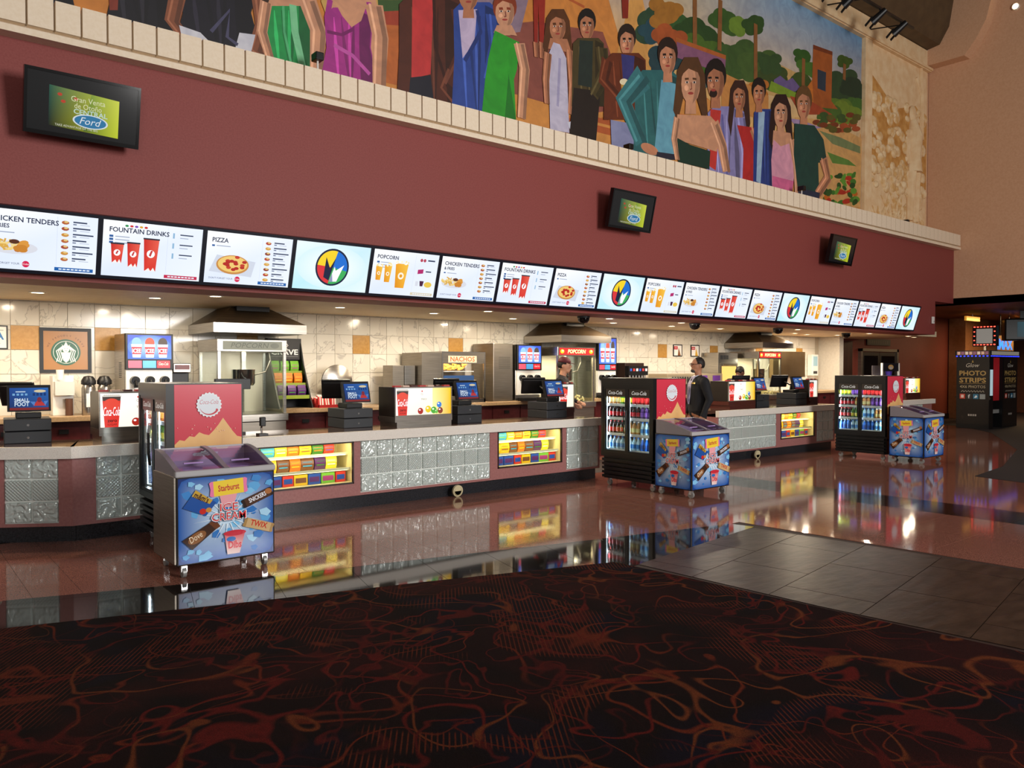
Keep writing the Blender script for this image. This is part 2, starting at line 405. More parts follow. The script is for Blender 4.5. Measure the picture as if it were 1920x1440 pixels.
for q in ([(.68, 6.57), (.6, 5.85), (2.19, 5.37), (2.44, 6.0)], [(2.44, 6.0), (2.19, 5.37), (4.85, 4.58), (5.45, 5.3)], [(5.45, 5.3), (4.85, 4.58), (4.87, 4.4), (7.08, 4.7), (7.03, 4.95)]):
    tile_region(q, (2.44, 6.0), -.24, .61, .61, .003, BLACKGRAN, 'black_granite_tile', floor, 60)
tile_region([(4.87, 4.4), (4.93, 3.92), (5.0, 3.0), (5.14, 1.62), (5.3, -1), (7.5, -1), (7.32, 2.31), (7.15, 3.67), (7.08, 4.7)], (5.24, 3.92), math.radians(9), .92, .655, .006, SLATE, 'slate_tile', floor, 80, .5)
tag(MB().prism([(-6, -8), (5.6, -8), (5.3, -1), (5.14, 1.62), (5.0, 3.0), (4.93, 3.92), (4.85, 4.58), (3.28, 5.07), (2.19, 5.37), (.6, 5.85), (-3, 6.95), (-6, 7.8)], 'z', -.004, .006).build('carpet', CARPET),
    'dark carpet with red and orange swirls and hatched patches beside the polished stone', 'carpet')
DCARP = noise_mat('dark_lobby_carpet', '#160c0a', '#261310', 30, .95)
tag(MB().prism([(12.8, -1), (33, -1), (33, 10.38), (24, 10.38), (24, 9.2), (21.98, 7.7), (17.9, 5.8), (14.63, 4.95), (13, 4.78), (12.8, 4.06)], 'z', -.004, .004).build('carpet', DCARP),
    'plain dark carpet with curved edge under the photo booth', 'carpet')

# ---------------------------------------------------------------- walls, soffit, ceilings
struct(MB().prism([(-6, 3.27), (-6, 4.66), (21.1, 4.66), (21.1, 3.27)], 'y', 8.3, 8.9).prism([(-6, 2.46), (-6, 3.27), (20.05, 3.27), (20.05, 2.46)], 'y', 8.3, 8.9).build('wall_front', RED))
struct(MB().box(20.05, 21.08, 8.72, 9.3, 2.56, 3.27).build('wall_return', RED))
struct(MB().box(-6, 21.6, 8.9, 11.2, 2.46, 2.6).build('ceiling_soffit', CEILM))
struct(MB().box(21.1, 34, -4, 14, 3.26, 3.4).build('ceiling_lobby', noise_mat('brown_lobby_ceiling', '#80522f', '#8c5c36', 5, .6)))
struct(MB().prism([(8.95, 9.66), (8.55, 9.72), (8.33, 10.1), (8.22, 10.8), (8.16, 12.0), (9.4, 12.0), (9.4, 9.66)], 'x', -6, 20.75).build('ceiling_cove', DARKCEIL))
struct(MB().box(-6, 21.2, 8.96, 9.3, 2.6, 9.68).build('wall_mural', BEIGE))
struct(MB().box(21.1, 21.6, -4, 8.95, 3.26, 12.0).build('wall_right', BEIGE))
struct(MB().box(-6, 21.6, -9, 9.4, 12.0, 12.2).build('ceiling', DARKCEIL))
struct(MB().prism([(8.93, 9.28), (7.98, 9.28), (7.72, 9.6), (7.5, 10), (7.38, 10.5), (7.3, 12.0), (8.16, 12.0), (8.22, 10.8), (8.33, 10.1), (8.55, 9.72), (8.93, 9.66)], 'x', 20.75, 21.1).build('trim_curved_beam', BEIGE))
wb = struct(MB().box(-6, 19.35, 10.93, 11.2, 0, 2.46).build('wall_back', mat('tile_grout', '#b6ab97', .7)))
struct(MB().box(19.35, 33, 10.93, 11.2, 0, 3.26).build('wall_lobby', DARKRED))
struct(MB().box(33, 33.3, -4, 11.2, 0, 3.26).build('wall_lobby_end', noise_mat('brown_lobby_wall', '#452010', '#53290f', 12, .6)))
struct(MB().box(19.35, 19.55, 10.35, 10.93, 0, 2.46).build('wall_kitchen_end', noise_mat('pale_end_wall', '#cfc9bd', '#d8d2c6', 20, .5)))
tm = MB().box(0, .292, -.012, 0, 0, .284).mesh('wall_tile', MARBLE); to = MB().box(0, .292, -.012, 0, 0, .284).mesh('ochre_wall_tile', ORANGE_TILE)
rest = MB()
for k in range(-22, 61):
    for j in range(-4, 3):
        x, z = 1.27+.298*k, 1.87+.29*j
        if -2 <= k < 58 and -3 <= j < 2:
            acc = j == 0 and (k == 0 or k % 6 == 3)
            obj('ochre_tile' if acc else 'marble_tile', to if acc else tm, wb, (x, 10.93, z))
        elif x < 19.05: rest.box(x, x+.292, 10.918, 10.93, z, min(z+.284, 2.46))
rest.build('marble_tile_field', MARBLE, wb)['kind'] = 'stuff'
# dark wood panels, double door and framed sign over it on the lobby wall
for x in (19.6, 20.35): struct(MB().box(x, x+.7, 10.88, 10.93, .12, 2.4).build('trim_wood_panel', WOODD))
struct(MB().box(19.6, 33, 10.87, 10.93, 0, .16).build('baseboard_lobby', mat('black_base', '#0c0a0a', .3)))
dr = struct(MB().box(21.45, 21.55, 10.84, 10.93, 0, 2.2).box(23.63, 23.73, 10.84, 10.93, 0, 2.2).box(21.45, 23.73, 10.84, 10.93, 2.12, 2.2).build('door_1', STEELD))
for x in (21.57, 22.6):
    d = MB().box(x, x+1.01, 10.87, 10.92, .02, 2.1).build('door_leaf', mat('bronze_door', '#3b332c', .4, .5), dr)
    MB().box(x+.12, x+.89, 10.85, 10.87, .25, 2.0).build('pane', mat('dark_pane', '#0d0b0a', .08), d)
    MB().cyl((x+(.93 if x < 22 else .08), 10.82, .95), (x+(.93 if x < 22 else .08), 10.82, 1.25), .015).build('door_handle', CHROME, d)
sg = tag(MB().box(21.9, 23.3, 10.89, 10.93, 2.3, 2.48).build('door_sign', mat('brown_sign', '#241610', .5)), 'dark brown sign with faint letters over the double door', 'sign')
sa_ = Art()
for k in range(9): sa_.rect(.12+k*.13, .05, .07, .085, '#3a2a20')
sa_.build('faint_letters', INK, sg, (21.9, 10.89, 2.3))

# ---------------------------------------------------------------- cream trim of blocks along the top of the red wall
tr = struct(MB().prism([(8.9, 4.6), (8.14, 4.6), (8.14, 4.66), (8.2, 4.69), (8.2, 4.93), (8.9, 4.93)], 'x', -6, 21.1).build('trim_1', CREAM))
bk = MB().box(0, .2, 8.13, 8.21, 4.69, 4.96).mesh('block', CREAM)
k = 0; x = -1.5
while x < 21:
    obj('block', bk, tr, (x, 0, 0)); x += .217
struct(MB().box(-6, 21.1, 8.28, 8.96, 4.93, 4.945).build('trim_ledge', CREAM))
# ---------------------------------------------------------------- counters
def glass_panel(parent, x0, x1, n, y, z0=.185, z1=.798):
    w = (x1-x0)/n; h = (z1-z0)/3
    MB().box(x0, x1, y+.012, y+.05, z0, z1).build('mortar_bed', MORTAR, parent)
    a = MB().box(-w/2+.008, w/2-.008, -.02, .03, -h/2+.008, h/2-.008)
    ms = [a.mesh('glass_block', GB_WAVY), a.mesh('glass_block', GB_DIA)]
    for r in range(3):
        for c in range(n):
            o = obj('glass_block', ms[r == 1], parent, (x0+(c+.5)*w, y+.01, z0+(r+.5)*h), .012)
def counter(x0, x1, yf, segs, label, depth=.75, zt=.91, skip_top=False):
    t = thing('service_counter', label, 'counter', (0, 0, 0))
    MB().box(x0+.03, x1-.03, yf+.06, yf+depth-.1, 0, .155).build('kick_plate', KICK, t)
    p = MB(); prev = x0
    for s in segs:
        if s[1] > prev+.005: p.box(prev, s[1], yf, yf+.06, .155, .8)
        z0, z1 = (.185, .798) if s[0] == 'g' else (.3, .84)
        p.box(s[1], s[2], yf, yf+.06, .155, z0)
        prev = s[2]
    if x1 > prev+.005: p.box(prev, x1, yf, yf+.06, .155, .8)
    p.build('front_panel', MAUVE, t)
    for q in (x0, x1-.05): MB().box(q, q+.05, yf+.06, yf+depth-.05, .155, .8).build('end_panel', MAUVE, t)
    MB().box(x0+.05, x1-.05, yf+depth-.1, yf+depth-.05, .155, .8).build('back_panel', MAROON, t)
    for s in segs:
        if s[0] == 'g': glass_panel(t, s[1], s[2], s[3], yf)
    w = thing('worktop', label.replace('service counter', 'stone worktop of counter').replace(' and two lit candy cases', '').replace(' and one lit candy case', ''), 'worktop', (0, 0, 0))
    MB().box(x0-.04, x1+.04, yf-.07, yf+.0, .8, zt).build('front_fascia', FASCIA, w)
    MB().box(x0-.04, x1+.04, yf+.0, yf+depth, zt-.05, zt).build('top_slab', TOPSTONE, w)
    return t
C2 = counter(2.95, 8.42, 8.25, [('c', 3.15, 4.34), ('g', 4.43, 6.35, 9), ('c', 6.48, 7.65), ('g', 7.74, 8.39, 3)], 'long service counter with nine column glass block panel and two lit candy cases')
C3 = counter(11.3, 15.26, 8.25, [('g', 11.34, 13.12, 8), ('c', 13.27, 14.48), ('g', 14.56, 15.2, 3)], 'service counter with eight column glass block panel and one lit candy case')
C4 = counter(17.5, 19.8, 8.25, [('g', 17.6, 19.3, 8)], 'short service counter behind the cooler next to the photo booth')
# bent counter at the near end of the row
c1 = thing('service_counter', 'service counter with bent front below the round green emblem picture', 'counter')
pts = [(-.1, 9.33), (.92, 8.68), (1.45, 8.35), (2.3, 8.35)]
for i, (a, b) in enumerate(zip(pts[:-1], pts[1:])):
    a, b = Vector(a), Vector(b); d = (b-a); L = d.length; ang = math.atan2(d.y, d.x)
    seg = bpy.data.objects.new('front_section', None); COL.objects.link(seg); seg.parent = c1; seg.location = (a.x, a.y, 0); seg.rotation_euler = (0, 0, ang)
    MB().box(0, L, .06, .5, 0, .155, 0).box(0, L, 0, .06, .155, .185, 1).box(0, L, .05, .06, .185, .8, 1).build('front_panel', [KICK, MAUVE], seg)
    g = {0: (.1, 1.1, 4), 1: (.02, .5, 2), 2: (.2, .65, 2)}[i]
    MB().box(0, g[0], 0, .05, .185, .8).build('pilaster', MAUVE, seg); MB().box(g[1], L, 0, .05, .185, .8).build('pilaster', MAUVE, seg)
    w = (g[1]-g[0])/g[2]; h = .625/3; MB().box(g[0], g[1], .02, .05, .185, .8).build('mortar_bed', MORTAR, seg)
    aa = MB().box(-w/2+.008, w/2-.008, -.02, .03, -h/2+.008, h/2-.008); ms = [aa.mesh('glass_block', GB_WAVY), aa.mesh('glass_block', GB_DIA)]
    for r in range(3):
        for c in range(g[2]): obj('glass_block', ms[r == 1], seg, (g[0]+(c+.5)*w, .018, .185+(r+.5)*h), .012)
w1 = thing('worktop', 'bent stone worktop of the counter below the round green emblem picture', 'worktop')
off = [(-.13, 9.27), (.88, 8.62), (1.43, 8.28), (2.34, 8.28)]; inn = [(.3, 9.9), (1.3, 9.28), (1.65, 9.1), (2.34, 9.1)]
f = MB(); tp = MB()
for i in range(3):
    a, b = Vector(off[i]), Vector(off[i+1]); d = (b-a).normalized(); nn = Vector((-d.y, d.x))*.06
    f.prism([tuple(a), tuple(b), tuple(b+nn), tuple(a+nn)], 'z', .8, .91)
    tp.prism([tuple(a+nn), tuple(b+nn), inn[i+1], inn[i]], 'z', .865, .91)
f.build('front_fascia', FASCIA, w1); tp.build('top_slab', TOPSTONE, w1)
for x in (5.79, 12.45):
    d = thing('round_bumper', 'round cream disc leaning on the kick plate below the %s column glass blocks' % ('nine' if x < 6 else 'eight'), 'disc', (x, 8.17, 0))
    MB().cyl((0, .02, .075), (0, .05, .078), .075, n=28).build('disc', mat('aged_cream_disc', '#c9bd97', .5), d)
    MB().lathe([(.05, 0), (.056, .004), (.062, 0)], (0, .02, .075), 28, axis='y').build('ring', mat('disc_ring', '#a89a74', .5), d)
# back counters along the tiled wall
def back_counter(x0, x1, label, doors=True):
    t = thing('back_cabinet', label, 'cabinet')
    MB().box(x0, x1, 10.28, 10.9, 0, 1.03).build('body', MAROON, t)
    n = max(1, round((x1-x0)/.62)); w = (x1-x0)/n
    for k in range(n):
        d = MB().box(x0+k*w+.012, x0+(k+1)*w-.012, 10.262, 10.28, .14, 1.0).build('cabinet_door', MAROON, t)
        MB().box(x0+(k+.5)*w-.05, x0+(k+.5)*w+.05, 10.248, 10.262, .89, .94).build('pull', BLACK, d)
    wt = tag(MB().box(x0-.02, x1+.02, 10.2, 10.91, 1.03, 1.09).build('back_worktop', BACKTOP, bevel=.006), label.replace('cabinet run', 'tan worktop of the cabinet run'), 'worktop')
back_counter(.3, 3.1, 'maroon cabinet run below the round green emblem picture')
back_counter(4.36, 9.15, 'maroon cabinet run under the nacho warmer')
back_counter(10.35, 15.1, 'maroon cabinet run behind the man in dark suit')
back_counter(16.5, 19.3, 'maroon cabinet run below the large steel panel')
# ---------------------------------------------------------------- menu screens
def art_logo(a):
    a.poly([(0, 0), (1.6, 0), (1.6, .9), (0, .9)], ['#bfeef8', '#e8f8fd', '#cdeef8', '#eefaff'])
    a.glow(.8, .45, .75, .42, '#ffffff', '#d8f3fb')
    cx, cy, r = .8, .45, .36
    a.ell(cx, cy, r, r, '#16233f', 40)
    q = r*.9
    for a0, a1, c in ((math.radians(-10), math.radians(75), '#1f6fd0'), (math.radians(75), math.radians(175), '#f5d32a'), (math.radians(175), math.radians(260), '#d8373c'), (math.radians(260), math.radians(350), '#3fae5c')):
        a.wedge(cx, cy, q, q, a0, a1, c, 14)
    a.poly([(cx-.17, cy-.2), (cx-.15, cy+.19), (cx-.05, cy-.02), (cx+.06, cy+.2), (cx-.05, cy-.26)], '#1b2440')
    a.poly([(cx-.04, cy-.28), (cx+.05, cy+.02), (cx+.08, cy-.06), (cx+.25, cy+.06), (cx+.12, cy-.27)], '#fbfbff')
    a.poly([(cx-.04, cy-.28), (cx+.01, cy-.12), (cx+.04, cy-.28)], '#8d93b8')
def menu_base(a, title, title2=None, bar='#1d5fa8', tint='#eef5ff'):
    a.poly([(0, 0), (1.6, 0), (1.6, .9), (0, .9)], ['#dfeaff', tint, '#e9f1ff', '#ffffff'])
    a.rect(1.02, .06, .004, .8, '#c9d4e6')
    a.text(title, .1, .72, .075, '#1d2946', align='l', bold=.02)
    if title2: a.text(title2, .1, .62, .06, '#1d2946', align='l', bold=.02)
    a.rect(1.0, .02, .56, .055, bar)
    for k in range(8): a.rect(1.06+k*.058, .038, .044, .02, '#eaf2ff')
def rows(a, n, foods, x=1.08):
    for k in range(n):
        y = .78-k*.095
        if foods: a.ell(x+.05, y, .055, .03, foods[k % len(foods)], 10); a.ell(x+.06, y+.012, .03, .016, '#e3c27a', 8)
        a.rect(x+.16, y+.008, .2+.05*(k*7 % 3), .022, '#3a4560'); a.rect(x+.16, y-.025, .05, .018, '#6b7690'); a.rect(x+.26, y-.022, .14, .01, '#b7c0d2')
def dont_forget(a):
    a.text("DON'T FORGET YOUR", .3, .075, .03, '#3d4660'); a.ell(.6, .09, .05, .05, '#d2214f', 18); a.text('Coke', .6, .078, .028, '#ffffff', shear=.2)
def art_tenders(a):
    menu_base(a, 'CHICKEN TENDERS', '& FRIES'); a.rect(.1, .54, .05, .025, '#2f5e9c'); a.rect(.19, .545, .25, .014, '#9aa6bd')
    a.ell(.42, .33, .34, .1, '#d9dbe4', 20)
    for k in range(26):
        x, y = R.uniform(.14, .42), R.uniform(.28, .44); an = R.uniform(0, 3.1)
        a.stroke([(x, y), (x+.12*math.cos(an), y+.07*math.sin(an))], .026, R.choice(['#e9c46a', '#f0d489', '#d9a94c']))
    for k in range(9): a.ell(R.uniform(.46, .68), R.uniform(.28, .42), .075, .045, R.choice(['#c9822f', '#b86a22', '#d9963f']), 12, R.uniform(-.5, .5))
    a.ell(.44, .42, .07, .035, '#57301f', 14); rows(a, 7, ['#b5643a', '#a34a33', '#c98c3d']); dont_forget(a)
def cup(a, x, y, w, h, c='#d8342b', lid=True):
    a.poly([(x-w*.36, y), (x+w*.36, y), (x+w*.5, y+h), (x-w*.5, y+h)], [c, c, '#e8604e', '#c92a24'])
    if lid: a.rect(x-w*.53, y+h, w*1.06, .025, '#2c2f3a')
    a.ell(x, y+h*.55, w*.26, w*.26, '#ffffff', 18); a.poly([(x-w*.12, y+h*.5), (x, y+h*.66), (x+w*.13, y+h*.66), (x+.0, y+h*.46)], '#c53a3a')
    a.poly([(x-w*.34, y), (x-w*.1, y+.05), (x+w*.05, y), (x+w*.2, y+.06), (x+w*.34, y)], '#f7f2ee')
def art_fountain(a):
    menu_base(a, 'FOUNTAIN DRINKS', None, '#c2264a')
    for k, c in enumerate(('#2f8f4e', '#d23a3a', '#7a4bb0', '#d9a12e', '#c92a24')): a.ell(.36+k*.075, .83, .028, .018, c, 12)
    for k in range(3): a.rect(.1, .63-k*.05, .06, .035, '#2f5e9c'); a.rect(.19, .64-k*.05, .22, .014, '#9aa6bd')
    cup(a, .23, .22, .2, .3); cup(a, .48, .17, .2, .38); cup(a, .76, .12, .25, .52)
    for k in range(3): a.rect(1.1, .7-k*.17, .03, .09, '#8fb7d6'); a.rect(1.22, .76-k*.17, .22, .02, '#3a4560'); a.rect(1.22, .71-k*.17, .14, .012, '#9aa6bd')
def art_pizza(a):
    menu_base(a, 'PIZZA'); a.rect(.1, .64, .05, .03, '#2f5e9c'); a.rect(.18, .65, .25, .014, '#9aa6bd')
    a.poly([(.08, .2), (.86, .14), (.92, .42), (.2, .5)], '#cfd6e4'); a.ell(.5, .34, .3, .17, '#c98b45', 28); a.ell(.5, .35, .27, .145, '#eec873', 28)
    for k in range(14):
        an = k*2.4; rr = .05+.17*((k*5 % 14)/14); a.ell(.5+rr*1.15*math.cos(an), .36+rr*.6*math.sin(an), .045, .028, R.choice(['#b3271f', '#c23a28']), 12)
    rows(a, 8, ['#b3402e', '#d6a14a', '#8b3a2a']); dont_forget(a)
def art_popcorn(a):
    menu_base(a, 'POPCORN', None, '#d8cdb0')
    for k in range(3): a.rect(.1, .63-k*.05, .06, .035, '#2f5e9c'); a.rect(.19, .64-k*.05, .22, .014, '#9aa6bd')
    for x, y, w, h in ((.17, .28, .15, .28), (.38, .25, .17, .34), (.7, .15, .3, .5)):
        a.poly([(x-w*.36, y), (x+w*.36, y), (x+w*.52, y+h), (x-w*.52, y+h)], ['#e08e15', '#f2ab2a', '#f7c64a', '#f0a422'])
        for k in range(int(w*60)): a.ell(x+R.uniform(-.5, .5)*w, y+h+R.uniform(-.01, .05), .022, .018, R.choice(['#fff4d0', '#f6e2a0', '#ffffff']), 8)
        a.ell(x, y+h*.5, w*.24, w*.24, '#fdf3dc', 16); a.ell(x, y+h*.5, w*.12, w*.12, '#e39a24', 12)
    a.ell(1.16, .76, .035, .035, '#b6465a', 12); a.ell(1.24, .76, .035, .035, '#b6465a', 12); a.rect(1.32, .75, .18, .03, '#3a4560')
    a.poly([(1.1, .47), (1.24, .49), (1.24, .58), (1.1, .56)], '#b12b6b'); a.rect(1.3, .52, .14, .025, '#3a4560')
    a.poly([(1.2, .22), (1.27, .22), (1.29, .33), (1.18, .33)], '#4a2140'); a.ell(1.4, .26, .1, .06, '#e8c54f', 14); a.rect(1.08, .22, .07, .1, '#d7dbe6')
MENU = [('tenders', art_tenders, 'chicken tenders and fries'), ('fountain', art_fountain, 'red fountain drink cups'), ('pizza', art_pizza, 'a pepperoni pizza'), ('logo', art_logo, 'a round four colour emblem'), ('popcorn', art_popcorn, 'yellow popcorn tubs')]
order = [0, 1, 2, 3]+[4, 0, 1, 2, 3]*3
FRAME = mat('navy_black_bezel', '#0b1020', .35)
menu_meshes = {}
tilt = math.atan2(.17, .56)
for i, k in enumerate(order):
    key, fn, what = MENU[k]
    zone = 'over the bent counter' if i < 4 else 'over the nacho warmer' if i < 9 else 'over the suited man' if i < 14 else 'close to the beige side wall'
    t = thing('menu_screen', 'wide menu screen showing %s, %s' % (what, zone), 'screen', (.71+.945*i, 8.205, 2.5), 0, 'menu screens showing '+what)
    t.rotation_euler = (tilt, 0, 0)
    if key not in menu_meshes:
        fr = MB().box(0, .945, 0, .07, 0, .585).box(.0, .945, -.012, 0, 0, .03).box(0, .945, -.012, 0, .555, .585).box(0, .022, -.012, 0, .03, .555).box(.923, .945, -.012, 0, .03, .555).mesh('bezel', FRAME)
        a = Art(.00015); fn(a); d = a.build('display', SCREEN, None, (.022, 0, .03), sc=.901/1.6)
        for v in d.data.vertices: v.co.z = .03+(v.co.z-.03)*(.525/(.9*.901/1.6))
        menu_meshes[key] = (fr, d.data); bpy.data.objects.remove(d)
    fr, dm = menu_meshes[key]
    obj('bezel', fr, t); obj('display', dm, t)
    MB().box(.2, .75, .07, .12, .3, .36).build('wall_bracket', BLACK, t) if i % 3 == 0 else None

# ---------------------------------------------------------------- promotional televisions high on the red wall
a = Art(.00015)
a.rect(0, 0, 1.6, .9, '#0b0d10'); a.poly([(.3, .1), (1.32, .06), (1.32, .66), (.3, .72)], ['#0d1a12', '#b8c41a', '#d6de3a', '#1a5a4a'])
a.poly([(.8, .09), (1.32, .06), (1.32, .66), (.9, .68)], ['#4a6a1a', '#d3e02e', '#dfe84a', '#8aa83a'])
for x, y in ((.45, .6), (.5, .5), (.68, .57)): a.ell(x, y, .035, .025, '#c8442a', 12)
a.text('Gran Venta', .86, .53, .085, '#eef0c0', .5); a.text('de Otoño', .86, .43, .085, '#eef0c0', .4); a.text('CENTRAL', .9, .345, .075, '#cfe8d8', .5, bold=.02)
a.ell(.9, .25, .26, .11, '#e8f2f8', 30); a.ell(.9, .25, .235, .095, '#2f7fb0', 30); a.text('Ford', .9, .2, .11, '#f2f8ff', .32, shear=.3)
a.text('TAKE ADVANTAGE OF THE BIG', .7, .11, .035, '#e8e8d0', .62)
tvart = a.build('display', DIMSCREEN, None, (.025, 0, .035), sc=.89/1.6).data
for o in list(COL.objects):
    if o.data == tvart: bpy.data.objects.remove(o)
tvf = MB().box(0, .94, 0, .06, 0, .56).box(0, .94, -.01, 0, 0, .03).box(0, .94, -.01, 0, .535, .56).box(0, .022, -.01, 0, .03, .535).box(.918, .94, -.01, 0, .03, .535).mesh('bezel', BLACKG)
for x, lab in ((1.05, 'above the tenders menu screens next to the wide stretch of bare wall'), (8.4, 'above the middle of the menu screen row'), (14.6, 'closest to the beige side wall')):
    t = thing('wall_television', 'black wall television %s' % lab, 'television', (x, 8.08, 3.73)); t.rotation_euler = (math.atan2(.13, .56), 0, 0)
    obj('bezel', tvf, t); obj('display', tvart, t); MB().box(.3, .64, .06, .22, .15, .4).build('wall_bracket', BLACK, t)

# ---------------------------------------------------------------- painted mural
YM = 8.95
n_, l_ = nt(PAINT); tn = n_.new('ShaderNodeTexNoise'); tn.inputs['Scale'].default_value = 3.5; tn.inputs['Detail'].default_value = 6; tn.inputs['Distortion'].default_value = 1.5
tcn = n_.new('ShaderNodeTexCoord'); l_.new(tcn.outputs['Object'], tn.inputs['Vector'])
rn = n_.new('ShaderNodeValToRGB'); rn.color_ramp.elements[0].position = .3; rn.color_ramp.elements[0].color = (.74, .72, .74, 1); rn.color_ramp.elements[1].position = .7; rn.color_ramp.elements[1].color = (1.0, .97, .93, 1); l_.new(tn.outputs[0], rn.inputs[0])
xn = n_.new('ShaderNodeMix'); xn.data_type = 'RGBA'; xn.blend_type = 'MULTIPLY'; xn.inputs[0].default_value = 1.0
vc = [q for q in n_ if q.bl_idname == 'ShaderNodeVertexColor'][0]; l_.new(vc.outputs[0], xn.inputs[6]); l_.new(rn.outputs[0], xn.inputs[7]); l_.new(xn.outputs[2], n_['Principled BSDF'].inputs['Base Color'])
def mp(p): q = at(p[0], p[1], Y=YM); return (q.x, q.z)
A = Art(.00003)
def PO(c, *pts): A.poly([mp(p) for p in pts], c)
def EL(c, x, y, rx, ry, rot=0.):
    A.poly([mp((x+rx*math.cos(t)*math.cos(rot)-ry*math.sin(t)*math.sin(rot), y+rx*math.cos(t)*math.sin(rot)+ry*math.sin(t)*math.cos(rot))) for t in [2*math.pi*k/18 for k in range(18)]], c)
# ground and sky
A.poly([(-6, 4.94), (17.6, 4.94), (17.6, 9.16), (-6, 9.16)], ['#cf7c2c', '#d9a058', '#d08a48', '#c8692c'])
for k in range(60):                                    # brushed strokes of the painted plaza
    x = R.uniform(-5, 11); z = R.uniform(5, 9); A.stroke([(x, z), (x+R.uniform(.6, 2), z+R.uniform(-.15, .1))], R.uniform(.03, .12), R.choice(['#c86c28', '#d57c30', '#b45c30', '#db8c3c', '#c9742f']))
A.poly([(9.6, 7.0), (17.6, 7.0), (17.6, 9.16), (8.6, 9.16)], ['#dcb27a', '#e2bf8a', '#5d90bd', '#8aa6c0'])
PO('#8d4f43', (840, 60), (1000, 40), (1130, 60), (1180, 200), (1100, 215), (960, 175), (840, 120))
PO('#8f7a8c', (880, 0), (990, 0), (975, 60), (905, 70)); PO('#c06a33', (720, 0), (760, 0), (745, 160), (700, 150)); PO('#3d5a2c', (705, 0), (760, 0), (750, 25), (712, 30)); PO('#a8432c', (712, 22), (752, 20), (750, 48), (714, 46))
PO('#d59d55', (1180, 0), (1205, 0), (1235, 130), (1200, 200), (1150, 130))
A.poly([mp(p) for p in ((1240, 0), (1480, -2), (1616, 70), (1612, 260), (1400, 240), (1240, 120))], ['#c9b48c', '#7fa8cc', '#5d90bd', '#e2bf8a', '#e6b56f', '#d8b070'])
PO('#caa568', (1400, 90), (1500, 140), (1500, 190), (1400, 170))
for x, y, r, c in ((1240, 40, 45, '#2f4a34'), (1275, 60, 42, '#355a2c'), (1310, 80, 50, '#2c4a22'), (1330, 110, 48, '#4a6a26'), (1360, 40, 28, '#3a5c26'), (1382, 50, 20, '#6a8a30'), (1385, 110, 40, '#3d5a2a'), (1415, 45, 22, '#2f4e22'), (1420, 120, 34, '#44602c'), (1445, 150, 28, '#3a4e24'), (1440, 120, 22, '#33502a'), (1255, 110, 34, '#27434a'), (1225, 60, 26, '#274a55'), (1250, 25, 30, '#a5702c'), (1255, 75, 30, '#a8542a'), (1505, 105, 17, '#2f5a20'), (1512, 130, 18, '#44702a'), (1500, 155, 26, '#3a5222'), (1582, 115, 14, '#3d5a1e'), (1575, 160, 30, '#2c4a2c'), (1598, 165, 24, '#203a28'), (1605, 205, 22, '#3f6a2a'), (1562, 205, 30, '#5a7a2a'), (1588, 215, 26, '#6f8a2e'), (1550, 220, 24, '#46682a'), (1300, 160, 22, '#4d6a6a'), (1420, 170, 20, '#b8702e')):
    for k in range(7): EL(c, x+R.uniform(-.7, .7)*r, y+R.uniform(-.6, .6)*r, r*.5, r*.45)
    EL(c, x, y, r*.8, r*.7)
for x0, y0, x1, y1 in ((1350, 0, 1348, 95), (1302, -5, 1302, 100), (1416, 45, 1416, 150), (1506, 110, 1505, 170), (1583, 120, 1582, 150)): A.stroke([mp((x0, y0)), mp((x1, y1))], .12, '#8a5a30')
PO('#8a5a78', (1268, 75), (1360, 110), (1358, 140), (1268, 108)); PO('#b0602e', (1266, 70), (1360, 104), (1360, 112), (1266, 78)); PO('#c98a4a', (1352, 135), (1400, 158), (1440, 180), (1440, 230), (1352, 200))
PO('#a85a28', (1524, 84), (1560, 97), (1558, 190), (1570, 205), (1520, 200), (1508, 170), (1522, 150)); PO('#7a3a1c', (1524, 84), (1560, 97), (1560, 104), (1524, 92)); PO('#2a3a4a', (1532, 130), (1548, 136), (1547, 172), (1532, 166)); PO('#c9742e', (1510, 168), (1522, 150), (1525, 200), (1515, 200))
PO('#6a5a8c', (1450, 150), (1462, 142), (1474, 152), (1485, 146), (1500, 165), (1490, 172), (1450, 165)); PO('#7a9a2e', (1445, 152), (1500, 178), (1500, 190), (1440, 170)); PO('#a8482a', (1480, 180), (1520, 190), (1560, 215), (1500, 215))
PO('#d8a868', (1490, 220), (1545, 225), (1615, 260), (1612, 390), (1540, 380), (1490, 330)); PO('#7a8a5c', (1535, 245), (1575, 258), (1612, 275), (1612, 288), (1560, 270)); PO('#5f8a3c', (1550, 285), (1590, 300), (1605, 312), (1560, 306)); PO('#a890b8', (1478, 222), (1500, 225), (1540, 240), (1500, 245))
for k in range(46):
    x, y = R.uniform(1545, 1606), R.uniform(320, 384); EL(R.choice(['#2c5a20', '#3f7a2a', '#b8321e', '#c86a1e', '#5f9a34', '#1f4a1c']), x, y, R.uniform(4, 9), R.uniform(3, 6), R.uniform(-1.2, 1.2))
for k in range(30): EL(R.choice(['#7a3a1e', '#5c5a24', '#3a5a2a', '#a8502a']), R.uniform(1530, 1610), R.uniform(215, 245), 8, 5)
SK = ['#c98a68', '#b87a58', '#d29a78']
